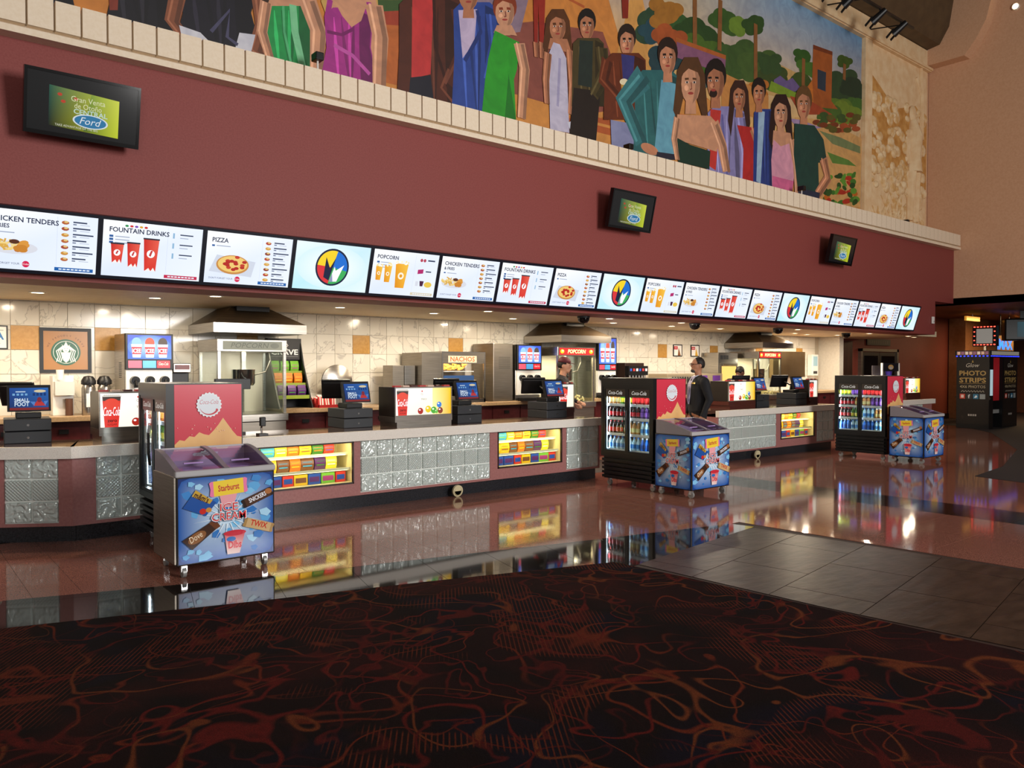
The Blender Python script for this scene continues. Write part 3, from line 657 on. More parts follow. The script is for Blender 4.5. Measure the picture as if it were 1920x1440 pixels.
def face(x, y, w, h, skin, hair, long=0, turn=0., beard=None):
    if long: PO(hair, (x-w*.62, y-h*.3), (x-w*.3, y-h*.62), (x+w*.35, y-h*.62), (x+w*.66, y-h*.2), (x+w*.8, y+h*.5+long*.5), (x+w*.62, y+h*.5+long), (x+w*.3, y+h*.4), (x-w*.35, y+h*.4), (x-w*.6, y+h*.5+long), (x-w*.82, y+h*.5+long*.4))
    else: EL(hair, x, y-h*.14, w*.56, h*.5)
    PO(skin, (x-w*.2, y+h*.2), (x+w*.2, y+h*.2), (x+w*.26, y+h*.78), (x-w*.26, y+h*.78))
    EL(skin, x, y+h*.04, w*.44, h*.5); PO(tint(skin, .8), (x+w*.16, y-h*.4), (x+w*.36, y-h*.25), (x+w*.44, y+h*.05), (x+w*.3, y+h*.38), (x+w*.08, y+h*.53), (x+w*.2, y+h*.2), (x+w*.24, y-h*.1)); EL(tint(skin, 1.1), x-w*.2, y+h*.14, w*.1, h*.07); PO(hair, (x-w*.46, y-h*.08), (x-w*.4, y-h*.4), (x, y-h*.56), (x+w*.42, y-h*.38), (x+w*.46, y-h*.05), (x+w*.34, y-h*.24), (x-w*.1, y-h*.34), (x-w*.34, y-h*.22))
    t = turn*w*.12; dk = '#4a2a20'
    for s in (-1, 1):
        EL('#f2e4d8', x+t+s*w*.17, y-h*.0, w*.075, h*.03); EL('#2a1a16', x+t+s*w*.17, y-h*.0, w*.04, h*.03); A.stroke([mp((x+t+s*w*.27, y-h*.08)), mp((x+t+s*w*.09, y-h*.09))], .035, hair)
    A.stroke([mp((x+t+w*.02, y)), mp((x+t+w*.05, y+h*.16)), mp((x+t-w*.03, y+h*.18))], .025, '#8a5040')
    if beard: EL(beard, x+t, y+h*.36, w*.2, h*.12)
    EL('#a8443c', x+t, y+h*.27, w*.13, h*.035)
def tint(h, f):
    q = [int(h[i:i+2], 16) for i in (1, 3, 5)]
    return '#%02x%02x%02x' % tuple(max(0, min(255, int(v*f+(18 if f > 1 else 0)))) for v in q)
def torso(c, x0, x1, y0, y1, waist=.12, skirt=.0):
    w = x1-x0; m_ = (y0+y1)/2
    PO(c, (x0+w*.2, y0), (x1-w*.2, y0), (x1-w*.04, y0+w*.16), (x1-w*waist, m_), (x1+w*skirt, y1), (x0-w*skirt, y1), (x0+w*waist, m_), (x0+w*.04, y0+w*.16))
    d = tint(c, .68); PO(d, (x1-w*.3, y0+w*.06), (x1-w*.06, y0+w*.18), (x1-w*(waist+.02), m_), (x1+w*skirt, y1), (x1-w*.26, y1), (x1-w*.3, m_))
    for q, g, e in ((.22, 1.25, .1), (.36, .8, .16), (.5, 1.18, .05), (.6, .74, -.04)): A.stroke([mp((x0+w*q, y0+(y1-y0)*.12)), mp((x0+w*(q+e*.4), m_)), mp((x0+w*(q+e), y1-(y1-y0)*.04))], [.01, .05, .02], tint(c, g))
def arm(c, pts, w):
    A.stroke([mp(p) for p in pts], [w*1.1]+[w]*(len(pts)-2)+[w*.75], c); q = [mp(p) for p in pts]
    A.stroke([(p[0]+w*.28, p[1]) for p in q], w*.3, tint(c, .74)); A.stroke([(p[0]-w*.26, p[1]) for p in q], w*.14, tint(c, 1.16))
# figures cut by the frame go on above it
face(60, -190, 80, 110, SK[0], '#2c1c14'); torso('#1c1a24', -20, 150, -120, 60); 
face(260, -150, 78, 105, SK[1], '#18120e'); torso('#17161e', 190, 335, -85, 75); PO('#8a3a28', (200, -80), (225, -80), (220, 20), (205, 20))
face(405, -110, 74, 100, '#8a5238', '#15100c', 20); torso('#151320', 322, 490, -50, 100); arm('#8a5238', [(335, -20), (322, 40), (345, 70)], .16); arm('#8a5238', [(485, -10), (492, 50), (478, 95), (497, 110)], .18); PO('#d8dce8', (335, 48), (375, 62), (398, 85), (340, 70)); PO('#d8dce8', (448, 62), (478, 66), (470, 98), (440, 92)); A.stroke([mp((395, 60)), (mp((430, 20))), mp((425, 70)), mp((445, 85))], .04, '#4a4a68')
face(540, -65, 62, 90, SK[2], '#3a2416', 50); torso('#1f9a4e', 492, 588, 5, 130, .06); PO(SK[2], (510, -18), (562, -18), (578, 12), (500, 12)); arm(SK[2], [(575, 0), (596, 60), (592, 130)], .22); arm(SK[2], [(498, 5), (490, 60), (508, 120)], .13); A.stroke([mp((548, 10)), mp((552, 60)), mp((566, 125))], .09, '#7fd09a'); A.stroke([mp((530, 12)), mp((532, 60)), mp((545, 120))], .03, '#52b87a')
face(655, -70, 66, 95, SK[2], '#c9a45a', 65); PO(SK[2], (610, -10), (700, -10), (715, 40), (718, 160), (690, 155), (688, 60), (650, 50), (612, 30)); torso('#a8328c', 603, 702, 15, 165, .08, .06); PO(SK[2], (622, -5), (690, 0), (676, 40), (658, 52), (640, 30)); A.stroke([mp((618, 0)), mp((612, 35))], .07, '#a8328c'); A.stroke([mp((690, 5)), mp((697, 50))], .07, '#a8328c'); A.stroke([mp((625, 85)), mp((660, 105)), mp((692, 140))], .05, '#c85ab0'); A.stroke([mp((612, 60)), mp((640, 66)), mp((662, 55))], .04, '#7a1f66'); arm(SK[2], [(700, 10), (712, 70), (709, 165)], .24)
face(795, -65, 60, 88, SK[0], '#3a2a1c'); torso('#54281a', 742, 872, -12, 205, .04); PO('#c83a3a', (772, -15), (812, -15), (806, 140), (770, 148)); PO('#20202c', (768, 146), (806, 142), (812, 190), (765, 180)); A.stroke([mp((812, -5)), mp((815, 90)), mp((845, 185))], .05, '#3a180e'); arm('#54281a', [(862, 20), (872, 100), (842, 160)], .3); A.stroke([mp((840, 130)), mp((826, 165)), mp((850, 195))], .04, '#7a4430')
torso('#2f4a9a', 845, 935, 5, 215, .06); PO('#c8b8d8', (858, 20), (893, 18), (888, 80), (866, 110)); face(877, -12, 42, 60, SK[1], '#20160f'); arm('#2f4a9a', [(925, 30), (930, 90), (915, 150)], .28); A.stroke([mp((893, 20)), mp((900, 60)), mp((870, 115))], .06, '#24387a')
PO('#9a2a1c', (998, -30), (1022, -30), (1018, 80), (1010, 82), (1008, 10), (1006, 82), (1000, 80)); arm('#b07050', [(1003, 80), (1004, 108)], .1); arm('#b07050', [(1014, 80), (1014, 110)], .1)
PO('#8a2a1c', (1163, -20), (1178, -20), (1176, 35), (1166, 35))
face(945, 22, 40, 58, SK[2], '#8a3a1e'); PO(SK[2], (930, 48), (958, 48), (968, 68), (924, 62)); PO('#2fa02c', (926, 58), (972, 80), (968, 130), (962, 150), (966, 225), (902, 212), (908, 150), (914, 110)); PO('#1f7a24', (952, 140), (966, 225), (945, 220)); arm(SK[2], [(972, 82), (982, 130), (976, 222)], .2)
face(1044, 50, 34, 52, SK[1], '#5a3418', 30); PO(SK[1], (1030, 72), (1062, 74), (1070, 100), (1026, 92)); PO('#c8c4dc', (1036, 80), (1048, 84), (1060, 110), (1062, 150), (1066, 250), (1030, 243), (1028, 170), (1024, 110)); arm(SK[1], [(1026, 100), (1022, 150), (1024, 195)], .14); arm(SK[1], [(1066, 95), (1071, 160), (1068, 215)], .14); PO('#d8dcec', (1062, 230), (1070, 228), (1068, 245)); A.stroke([mp((1048, 110)), mp((1044, 200))], .05, '#a8a4c8')
face(1099, 48, 30, 50, SK[1], '#1c1512'); torso('#4a3f20', 1070, 1133, 72, 200, .02); PO('#24302a', (1085, 76), (1110, 78), (1108, 165), (1082, 160)); PO('#241a14', (1074, 165), (1124, 172), (1116, 265), (1066, 255)); arm('#4a3f20', [(1126, 90), (1132, 140), (1112, 180)], .26)
face(1174, 78, 30, 52, SK[0], '#2a1c14'); torso('#6a3018', 1130, 1212, 100, 225, .02); PO('#3a3a7a', (1163, 102), (1188, 106), (1182, 190), (1168, 180)); PO('#8a90b8', (1143, 225), (1195, 235), (1192, 285), (1145, 275)); arm('#6a3018', [(1138, 115), (1130, 150), (1160, 185)], .26); PO('#c8a04a', (1162, 155), (1176, 158), (1174, 176), (1164, 172)); EL('#f4e8c0', 1168, 154, 8, 6)
torso('#2f6a6c', 1185, 1275, 132, 300, .04); PO('#6aa8c0', (1238, 150), (1265, 158), (1262, 290), (1225, 285)); face(1250, 108, 34, 60, SK[0], '#2a1a12'); arm('#3a7a80', [(1205, 145), (1168, 190), (1200, 268)], .4); EL(SK[0], 1216, 280, 18, 9, .5); PO('#2a2a3a', (1230, 285), (1265, 290), (1264, 300), (1228, 296))
torso('#8f8ac0', 1322, 1398, 200, 342, .04); PO('#c83a34', (1330, 205), (1350, 208), (1340, 320), (1328, 312)); face(1340, 152, 36, 66, SK[1], '#1a1210', 0, -1, '#2a1a14'); arm('#8f8ac0', [(1388, 220), (1396, 290), (1394, 345)], .4); A.stroke([mp((1352, 215)), mp((1362, 330))], .06, '#6a68a8')
face(1293, 155, 40, 76, SK[2], '#5a3a20', 36); PO(SK[2], (1268, 215), (1330, 218), (1350, 240), (1342, 285), (1265, 262)); PO('#16382c', (1266, 258), (1292, 272), (1330, 284), (1328, 318), (1270, 304)); arm(SK[2], [(1336, 232), (1352, 275), (1360, 322)], .3); arm(SK[2], [(1268, 222), (1262, 262), (1268, 300)], .16)
face(1384, 182, 26, 50, SK[1], '#3a2018', 50); PO('#b82a2a', (1380, 235), (1412, 240), (1420, 290), (1412, 348), (1390, 344), (1392, 280)); arm(SK[1], [(1412, 240), (1428, 290), (1436, 350)], .3)
torso('#28408a', 1410, 1452, 205, 352, .02); PO('#9fc0dc', (1420, 208), (1432, 210), (1424, 345), (1416, 340)); face(1421, 175, 24, 46, SK[1], '#1a1210')
face(1462, 212, 28, 56, SK[2], '#2a1614', 42); PO(SK[2], (1448, 245), (1480, 250), (1486, 280), (1446, 272)); PO('#e0a0b8', (1448, 262), (1462, 275), (1482, 268), (1488, 320), (1482, 372), (1446, 362), (1444, 300)); PO('#d86a9a', (1446, 330), (1486, 340), (1482, 372), (1446, 362)); arm(SK[2], [(1484, 262), (1492, 310), (1494, 372)], .28)
face(1505, 195, 28, 54, SK[0], '#6a4a28'); PO('#17443c', (1488, 232), (1525, 236), (1542, 262), (1548, 300), (1532, 306), (1534, 368), (1494, 358), (1486, 290)); arm(SK[0], [(1542, 298), (1550, 335), (1530, 366)], .3); PO('#26304a', (1494, 352), (1535, 362), (1534, 374), (1494, 366))
mural = tag(A.build('mural', PAINT, None, (0, YM, 0), off=.002), 'large painted mural of a crowd in evening dress under trees above the cream trim', 'mural')

# ---------------------------------------------------------------- carved relief panel beside the mural and cream frame
SAND = noise_mat('carved_sandstone', '#dcb98c', '#e6cba2', 5, .75, bump=.2, bscale=30)
rp = thing('relief_panel', 'cream carved relief of foliage and a standing figure between mural and beige wall', 'relief', (0, 8.955, 0))
MB().box(17.95, 20.95, -.03, 0, 5.0, 9.3).build('slab', SAND, rp); MB().prism([(17.97, 6.35), (20.93, 6.2), (20.93, 7.9), (20.3, 8.2), (19.2, 7.9), (18.4, 8.3), (17.97, 8.5)], 'y', -.034, -.03).build('ochre_ground', noise_mat('ochre_ground_stone', '#b87f3c', '#cf9c58', 6, .8), rp)
b = MB()
for k in range(190):
    z = R.choice([R.uniform(6.3, 8.1)]*3+[R.uniform(5.05, 5.8)]+[R.uniform(5.95, 6.4)]); x = R.uniform(18.05, 20.85)
    if z > 7.3 and x < 18.8 and R.random() < .3: continue
    s = R.uniform(.09, .2)
    if z < 5.8: b.tube([(x, -.03, z-.2), (x+R.uniform(-.12, .12), -.045, z), (x+R.uniform(-.3, .3), -.04, z+.22)], [.03, .045, .008], 6)
    else: b.ell((x, -.03, z), (s, R.uniform(.03, .07), s*R.uniform(.6, 1.1)), 10)
b.v = [(p[0], min(p[1], 0), p[2]) for p in b.v]
b.build('carved_foliage', noise_mat('ochre_washed_stone', '#d0a468', '#e8d0a8', 7, .75), rp, smooth=True)['kind'] = 'stuff'
b = MB()
b.ell((20.1, -.05, 7.95), (.17, .07, .22)); b.tube([(20.1, -.05, 7.8), (20.12, -.05, 7.4), (20.1, -.05, 6.9), (20.1, -.05, 6.5)], [.1, .24, .2, .24], 10)
b.tube([(20.0, -.05, 6.5), (19.98, -.05, 5.9), (19.95, -.05, 5.3)], [.16, .12, .09]); b.tube([(20.2, -.05, 6.5), (20.26, -.05, 5.9), (20.3, -.05, 5.3)], [.16, .12, .09])
b.tube([(19.92, -.05, 7.5), (19.8, -.06, 7.0), (19.9, -.06, 6.7)], [.09, .08, .06]); b.tube([(20.3, -.05, 7.5), (20.46, -.06, 7.1), (20.4, -.06, 6.6)], [.09, .08, .06])
b.v = [(p[0], min(p[1], 0), p[2]) for p in b.v]
b.build('carved_figure', SAND, rp, smooth=True)
b = MB().tube([(20.6, -.03, 7.4), (20.62, -.04, 8.4), (20.55, -.04, 9.2)], [.08, .06, .05]).tube([(20.6, -.03, 8.5), (20.3, -.04, 8.9)], .035)
b.v = [(p[0], min(p[1], 0), p[2]) for p in b.v]
b.build('carved_tree', SAND, rp, smooth=True)
struct(MB().box(17.62, 17.95, 8.86, 8.96, 4.94, 9.3).build('trim_2', SAND)); struct(MB().box(-6, 21.0, 8.84, 8.96, 9.18, 9.66).build('trim_3', SAND)); struct(MB().box(-6, 21.0, 8.8, 8.84, 9.2, 9.26).build('trim_4', SAND))
# small spotlights standing on the ledge, clamped arms
for x, z, lab in ((4.09, 5.3, 'magenta dress'), (9.44, 5.2, 'teal jacket'), (14.57, 5.28, 'dark green shirt'), (19.16, 5.15, 'carved relief')):
    t = thing('ledge_spotlight', 'small black device on a thin white stand on the ledge before the '+lab, 'device', (x, 8.62, 4.945))
    MB().cyl((0, 0, 0), (0, 0, z-5.0), .012, n=8).build('stand', WHITE, t); MB().box(-.05, .05, -.07, .07, z-5.0, z-4.91).build('head', BLACK, t, bevel=.01)
# track lights below the dark ceiling
t = thing('light_track', 'black lighting track hanging under the dark ceiling near the relief panel', 'track')
MB().box(13.5, 18.1, 8.0, 8.05, 9.2, 9.25).build('rail', BLACK, t); [MB().cyl((q, 8.03, 9.24), (q, 8.85, 9.4), .014).build('hanger', BLACK, t) for q in (13.9, 15.9, 17.8)]
for x in (14.6, 15.35, 16.55, 17.5):
    t = thing('track_spotlight', 'black track spotlight with barn doors aimed at the mural', 'spotlight', (x, 8.02, 9.2), 0, 'track spotlights above the mural')
    MB().cyl((0, 0, -.002), (0, 0, -.08), .02).build('mount', BLACK, t); MB().cyl((.05, -.1, -.02), (-.02, .16, -.22), .06, .09, 14).build('can', BLACK, t)
    for s in (-1, 1): MB().prism([(.1, -.16), (.26, -.3), (.28, -.26), (.12, -.12)], 'x', s*.1-.01, s*.1+.01).build('barn_door', BLACK, t)
o = thing('wall_spot', 'small round warm spotlight set high in the beige wall', 'spotlight', (21.08, 6.98, 10.2))
MB().cyl((.02, 0, 0), (-.03, 0, 0), .08, n=18).build('ring', WHITE, o); MB().cyl((-.03, 0, 0), (-.035, 0, 0), .06, n=18).build('lamp_face', mat('warm_lamp', '#fff0d0', .5, emit='#ffdca0', es=12), o)
# ---------------------------------------------------------------- drink coolers
COOLBLK = mat('cooler_black', '#0b0b0d', .35)
RUBBER = mat('black_rubber', '#0a0a0a', .7)
def casters(parent, spots, r=.04):
    for x, y in spots:
        c = MB().cyl((x-.014, y, r), (x+.014, y, r), r, n=16).build('caster', mat('grey_wheel', '#8d8d8b', .4, .3), parent)
        MB().box(x-.022, x+.022, y-.02, y+.02, r+.005, .1).build('fork', CHROME, c)
def coke_side(a, w, h):
    a.poly([(0, 0), (w, 0), (w, h), (0, h)], ['#b8202f', '#b8202f', '#d63a4f', '#d63a4f'])
    n = 14; top = [.2, .24, .23, .27, .26, .3, .28, .27, .31, .36, .42, .36, .3, .25, .24]
    xs = [w*i/n for i in range(n+1)]
    v = [(x, 0) for x in xs]+[(xs[i], h*(.46+top[i]*.75)) for i in range(n+1)]
    a.raw(v, [(i, i+1, n+2+i, n+1+i) for i in range(n)], [lin('#8a2a1a')]*(n+1)+[lin('#e8b878')]*(n+1))
    for k in range(40): a.ell(R.uniform(.02, .98)*w, R.uniform(.05, .52)*h, R.uniform(.02, .09)*w, R.uniform(.01, .03)*h, R.choice(['#c2562e', '#d8824a', '#a83a20', '#e0a060', '#7a2418']), 10)
    for k in range(16): a.ell(R.uniform(.04, .96)*w, R.uniform(.66, .74)*h, .004, .004, '#f4c8b8', 6)
    cx, cy, r = w*.5, h*.865, w*.19
    pts = []
    for k in range(84):
        rr = r*(1.0 if k % 4 < 2 else .93); t = 2*math.pi*k/84; pts.append((cx+rr*math.cos(t), cy+rr*math.sin(t)))
    a.poly(pts, '#e9eef4'); a.ell(cx, cy, r*.86, r*.86, '#dfe6ee', 36)
    a.text('Coca-Cola', cx, cy+r*.06, r*.36, '#c3283a', r*1.45, shear=.35, bold=-.01)
    a.stroke([(cx+r*.75*math.cos(t), cy-.05*r+r*.72*math.sin(t)) for t in [math.radians(200+12*k) for k in range(12)]], [.002+.0016*k for k in range(12)], '#c3283a'); a.ell(cx+r*.6, cy-r*.4, r*.09, r*.09, '#c3283a', 12)
DRINK = {'dark cola': ('#2a0f0a', '#b8202a', '#c9202a'), 'red': ('#8a1a1a', '#d23030', '#e03030'), 'clear water': ('#a9cfe0', '#3a7fc4', '#2f6fd0'), 'blue': ('#2f6fd0', '#1f4fa8', '#e8eef4'), 'green': ('#4a7a2a', '#d8c83a', '#3a6a2a'), 'orange': ('#d8761e', '#e8a83a', '#e07a1e'), 'purple': ('#4a2a6a', '#7a4aa8', '#3a1a5a'), 'pale tea': ('#a8703a', '#c9b87a', '#e8e4d8')}
BOT = {}
def bottle(kind):
    if kind not in BOT:
        c = DRINK[kind]; b = MB()
        b.lathe([(.001, 0), (.028, .003), (.031, .02), (.031, .13), (.026, .155), (.013, .18), (.012, .195)], n=10)
        b.lathe([(.0318, .05), (.0318, .11)], n=10, m=1); b.lathe([(.014, .193), (.014, .21), (.001, .212)], n=10, m=2)
        BOT[kind] = b.mesh('drink_bottle', [mat('drink '+kind, c[0], .15, spec=.6), mat('wrap '+kind, c[1], .35), mat('cap '+kind, c[2], .4)], True)
    return BOT[kind]
CLEAR_BACK = mat('cooler_liner', '#c9d4dc', .5)
def cooler(X, Y, who, mix, W_=.95):
    t = thing('drink_cooler', 'black two door drink cooler with red side panel '+who, 'cooler', (X, Y, 0))
    D, H_ = .68, 1.51
    MB().box(.06, D, 0, .03, .1, H_).build('side_wall', COOLBLK, t); MB().box(.06, D, W_-.03, W_, .1, H_).build('side_wall', COOLBLK, t)
    MB().box(.06, D, .03, W_-.03, H_-.12, H_).build('top_box', COOLBLK, t); MB().box(.06, D, .03, W_-.03, .1, .46).build('compressor_box', COOLBLK, t)
    MB().box(D-.03, D, .03, W_-.03, .46, H_-.12).build('liner', CLEAR_BACK, t)
    MB().box(.0, .06, 0, W_, 1.39, H_).box(.0, .06, 0, W_, .42, .48).box(0, .06, 0, .04, .48, 1.39).box(0, .06, W_-.04, W_, .48, 1.39).build('front_frame', COOLBLK, t)
    for k in range(5): MB().box(0, .055, .02, W_-.02, .12+k*.058, .155+k*.058).build('grille_slat', COOLBLK, t)
    wd = (W_-.08)/2
    for k in range(2):
        y0 = .04+k*wd
        d = MB().box(.005, .045, y0, y0+.03, .48, 1.39).box(.005, .045, y0+wd-.03, y0+wd, .48, 1.39).box(.005, .045, y0+.03, y0+wd-.03, .48, .51).box(.005, .045, y0+.03, y0+wd-.03, 1.36, 1.39).build('glass_door', COOLBLK, t)
        MB().box(.02, .026, y0+.03, y0+wd-.03, .51, 1.25).build('pane', GLASS, d)
        MB().box(.014, .03, y0+.03, y0+wd-.03, 1.25, 1.36).build('header', mat('smoky_header', '#3a342e', .3), d)
        Art().text('Coca-Cola', 0, 0, .05, '#f4f0e8', wd*.6, shear=.3, bold=.01).build('lettering', ink_mat('header_glow', .6), d, (.014, y0+wd/2, 1.285), FX, ZV)
        MB().tube([(-.02, y0+(.02 if k else wd-.02), .75), (-.03, y0+(.02 if k else wd-.02), .85), (-.03, y0+(.02 if k else wd-.02), 1.05), (-.02, y0+(.02 if k else wd-.02), 1.12)], .008, 6).build('door_handle', BLACKG, d)
    led = mat('cooler_led', '#ffffff', .4, emit='#dff0ff', es=6)
    for y in (.035, W_/2-.01, W_-.055): MB().box(.062, .07, y, y+.012, .52, 1.36).build('led_strip', led, t)
    lamp('cooler_light', 'AREA', (.085, W_/2, 1.37), 9, (.85, .94, 1.), .05, W_-.15, (0, math.radians(-25), 0), parent=t)
    for y, s in ((.05, 1), (W_-.05, -1)): lamp('cooler_side_light', 'AREA', (.075, y, .93), 5, (.82, .93, 1.), .8, .02, (0, math.radians(-90), math.radians(35*s)), parent=t)
    for z in (.5, .72, .94, 1.13):
        s = MB()
        for k in range(7): s.box(.09+k*.09, .096+k*.09, .035, W_-.035, z-.006, z)
        s.box(.075, .085, .035, W_-.035, z-.012, z+.025).build('wire_shelf', mat('white_wire', '#d8dce0', .4), t)
    a = Art(); coke_side(a, D-.08, H_-.14); a.build('printed_side', GLOSSINK, t, (.07, 0, .13), off=.002)
    casters(t, [(.1, .08), (.1, W_-.08), (D-.08, .08), (D-.08, W_-.08)])
    for si, z in enumerate((.5, .72, .94, 1.13)):
        sh = ('bottom', 'second', 'third', 'top')[si]
        for row in range(2):
            n = 12
            for k in range(n):
                kind = mix[si][(k*len(mix[si]))//n]
                o = obj('drink_bottle', bottle(kind)); o.location = (X+.128+row*.09, Y+.072+k*(W_-.144)/(n-1), z+.001)
                o.scale = (1.0, 1.0, .92)
                lab = '%s drink bottle on the %s shelf of the cooler %s' % (kind, sh, who); tag(o, lab, 'bottle', lab)
cooler(2.0, 7.28, 'by the bent counter', [['clear water', 'blue'], ['dark cola', 'purple'], ['pale tea', 'green'], ['red', 'orange']], .92)
cooler(7.97, 6.83, 'beside the suited man', [['blue', 'clear water', 'clear water'], ['clear water', 'pale tea', 'dark cola'], ['purple', 'dark cola', 'dark cola'], ['red', 'red', 'green', 'pale tea']])
cooler(13.95, 6.6, 'near the photo booth', [['clear water', 'blue', 'clear water', 'blue'], ['pale tea', 'clear water', 'green', 'dark cola'], ['purple', 'pale tea', 'dark cola'], ['red', 'red', 'purple', 'green']])

# ---------------------------------------------------------------- ice cream freezers
def ice_art(a, w, h, dim=False):
    n = 20
    a.poly([(0, 0), (w, 0), (w, h), (0, h)], ['#123f86', '#0f3a80', '#0b2f74', '#0a2b6c'])
    a.glow(w*.5, h*.5, w*.66, h*.66, '#d4ecfb', '#1a55a6', 40, (w, h))
    for k in range(46):                                  # cracked ice
        x, y = R.uniform(.03, .97)*w, R.uniform(.03, .95)*h; s = R.uniform(.03, .1)*w
        a.poly([(max(0, min(w, x+s*math.cos(t)*R.uniform(.5, 1))), max(0, min(h, y+s*.7*math.sin(t)*R.uniform(.5, 1)))) for t in [k2*1.25 for k2 in range(5)]], R.choice(['#5fa8de', '#7fbfe8', '#3f86cc', '#2f74c0', '#a8d6f2']))
    for k in range(18):                                  # burst rays
        t = 2*math.pi*k/18+.1; a.poly([(w*.5+.1*w*math.cos(t-.05), h*.5+.08*h*math.sin(t-.05)), (w*.5+.36*w*math.cos(t), h*.5+.3*h*math.sin(t)), (w*.5+.1*w*math.cos(t+.05), h*.5+.08*h*math.sin(t+.05))], '#f2fbff')
    def pack(cx, cy, L, B, ang, c, end, word, wc, wh=.5):
        ca, sa = math.cos(ang), math.sin(ang)
        def q(u, v): return (cx+(u*L*ca-v*B*sa)*w, cy+(u*L*sa+v*B*ca)*w)
        a.poly([q(-.5, -.5), q(.5, -.5), q(.5, .5), q(-.5, .5)], c)
        for s in (-1, 1): a.poly([q(s*.5, -.5), q(s*.56, -.42), q(s*.53, 0), q(s*.56, .42), q(s*.5, .5), q(s*.44, .5), q(s*.44, -.5)], end)
        p = q(0, -.2); a.text(word, p[0], p[1], B*wh*w, wc, L*.62*w, rot=ang, bold=.02)
    a.poly([(w*.4, h*.86), (w*.44, h*.62), (w*.56, h*.62), (w*.62, h*.86)], '#e8a0a8')
    pack(w*.51, h*.86, .36, .16, .06, '#f0cf3a', '#e87aa8', 'Starburst', '#c2283a', .4)
    a.poly([(w*.04, h*.66), (w*.17, h*.86), (w*.38, h*.69), (w*.27, h*.54)], '#1d4f9c'); a.poly([(w*.13, h*.79), (w*.17, h*.86), (w*.34, h*.72), (w*.31, h*.68)], '#c9a23a')
    a.text("m&m's", w*.215, h*.735, h*.07, '#4a2412', w*.16, rot=-.5, bold=.03); a.ell(w*.24, h*.6, w*.035, h*.035, '#c8281e', 14); a.ell(w*.3, h*.61, w*.03, h*.03, '#c98a3a', 14)
    pack(w*.82, h*.7, .32, .095, .36, '#4a2c1c', '#2a160e', 'SNICKERS', '#f2f2fa', .5); a.ell(w*.94, h*.765, w*.04, h*.035, '#a86a3a', 14)
    pack(w*.83, h*.36, .31, .1, -.32, '#c9a878', '#a8844e', 'TWIX', '#c2281e', .6)
    a.poly([(w*.03, h*.28), (w*.3, h*.45), (w*.37, h*.37), (w*.13, h*.16)], '#3a2014'); a.poly([(w*.3, h*.45), (w*.36, h*.5), (w*.42, h*.4), (w*.37, h*.37)], '#6a3a20'); a.ell(w*.18, h*.3, w*.1, h*.06, '#8a5a34', 20, .5); a.text('Dove', w*.18, h*.275, h*.075, '#f4e4c8', w*.14, rot=.5, shear=.2)
    a.poly([(w*.49, h*.05), (w*.62, h*.05), (w*.68, h*.3), (w*.46, h*.3)], ['#f0dcd8', '#e8c8c4', '#d04a58', '#d85a66']); a.ell(w*.57, h*.3, w*.12, h*.035, '#c8283a', 20); a.ell(w*.53, h*.23, w*.05, h*.03, '#2f6fb8', 16); a.text('Dibs', w*.57, h*.12, h*.085, '#d02a3a', w*.14, bold=.03)
    for wrd, y, ww in (('ICE', .575, .19), ('CREAM', .465, .36)):
        a.text(wrd, w*.51, h*y-.004, h*.1, '#1a2a6a', w*ww*1.06, bold=.04); a.text(wrd, w*.51, h*y, h*.097, '#ffffff', w*ww*1.04, bold=.035); a.text(wrd, w*.51, h*y+.002, h*.092, '#d0262f', w*ww, bold=.006)
LID = glass_mat('sheen_tinted_lid_glass', '#e6daf4', .06)  # lilac tint paints the bright reflection into the lid glass
def freezer(X, Y, who, side_print=True):
    t = thing('ice_cream_freezer', 'ice cream chest freezer %s' % who, 'freezer', (X, Y, 0))
    w, d, h = .79, .6, .8
    MB().box(0, w, 0, d, .1, h).build('cabinet', mat('freezer_shell', '#2a2523', .3, .6), t, bevel=.01)
    a = Art(); ice_art(a, w-.03, h-.13); a.build('printed_front', GLOSSINK, t, (.015, 0, .115), off=.002)
    if side_print:
        a = Art(); ice_art(a, d-.03, h-.13); a.build('printed_side', GLOSSINK, t, (0, d-.015, .115), FX, ZV, off=.002)
    else: MB().box(-.012, 0, .01, d-.01, .12, h).build('side_panel', STEELD, t)
    # curved lid
    prof = [(0, .0), (0, .045)]+[(d*k/8, .045+.13*math.sin(math.pi/2*k/8)**1.2) for k in range(1, 9)]+[(d, .0)]
    pr = [(p[0], h+p[1]) for p in prof]
    for x in (0, w/2-.02, w-.04): MB().prism(pr if x in (0, w-.04) else [(p[0], p[1]+.004) for p in pr[1:-1]]+[(d, h+.12), (.02, h+.02)], 'x', x, x+.04).build('lid_rail', mat('lid_rail_grey', '#8a8690', .35, .4), t)
    MB().box(.03, w-.03, .03, d-.03, h+.001, h+.012).build('lid_sheen_sheet', mat('lilac_lid_sheen', '#d9c8ea', .4), t)  # added sheet, its lilac colour stands for the bright reflection on the lids
    MB().box(-.008, w+.008, -.012, .03, h-.005, h+.045).build('front_rim', mat('rim_grey', '#a9a6a8', .35), t, bevel=.012)
    MB().box(.0, w, d-.02, d, h, h+.175).build('back_rim', mat('rim_grey'), t)
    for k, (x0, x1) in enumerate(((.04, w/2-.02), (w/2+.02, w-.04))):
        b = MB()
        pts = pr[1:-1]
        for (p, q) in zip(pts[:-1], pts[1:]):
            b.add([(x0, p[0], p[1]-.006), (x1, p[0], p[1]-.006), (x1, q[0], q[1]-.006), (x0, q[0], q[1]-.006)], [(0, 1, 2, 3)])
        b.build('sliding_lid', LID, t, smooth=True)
        MB().box(x0+.05, x0+.2, .1, .12, h+.088, h+.098).build('lid_handle', mat('lilac_handle', '#9a7ab8', .4), t)
    casters(t, [(.07, .06), (w-.07, .06), (.07, d-.06), (w-.07, d-.06)], .042)
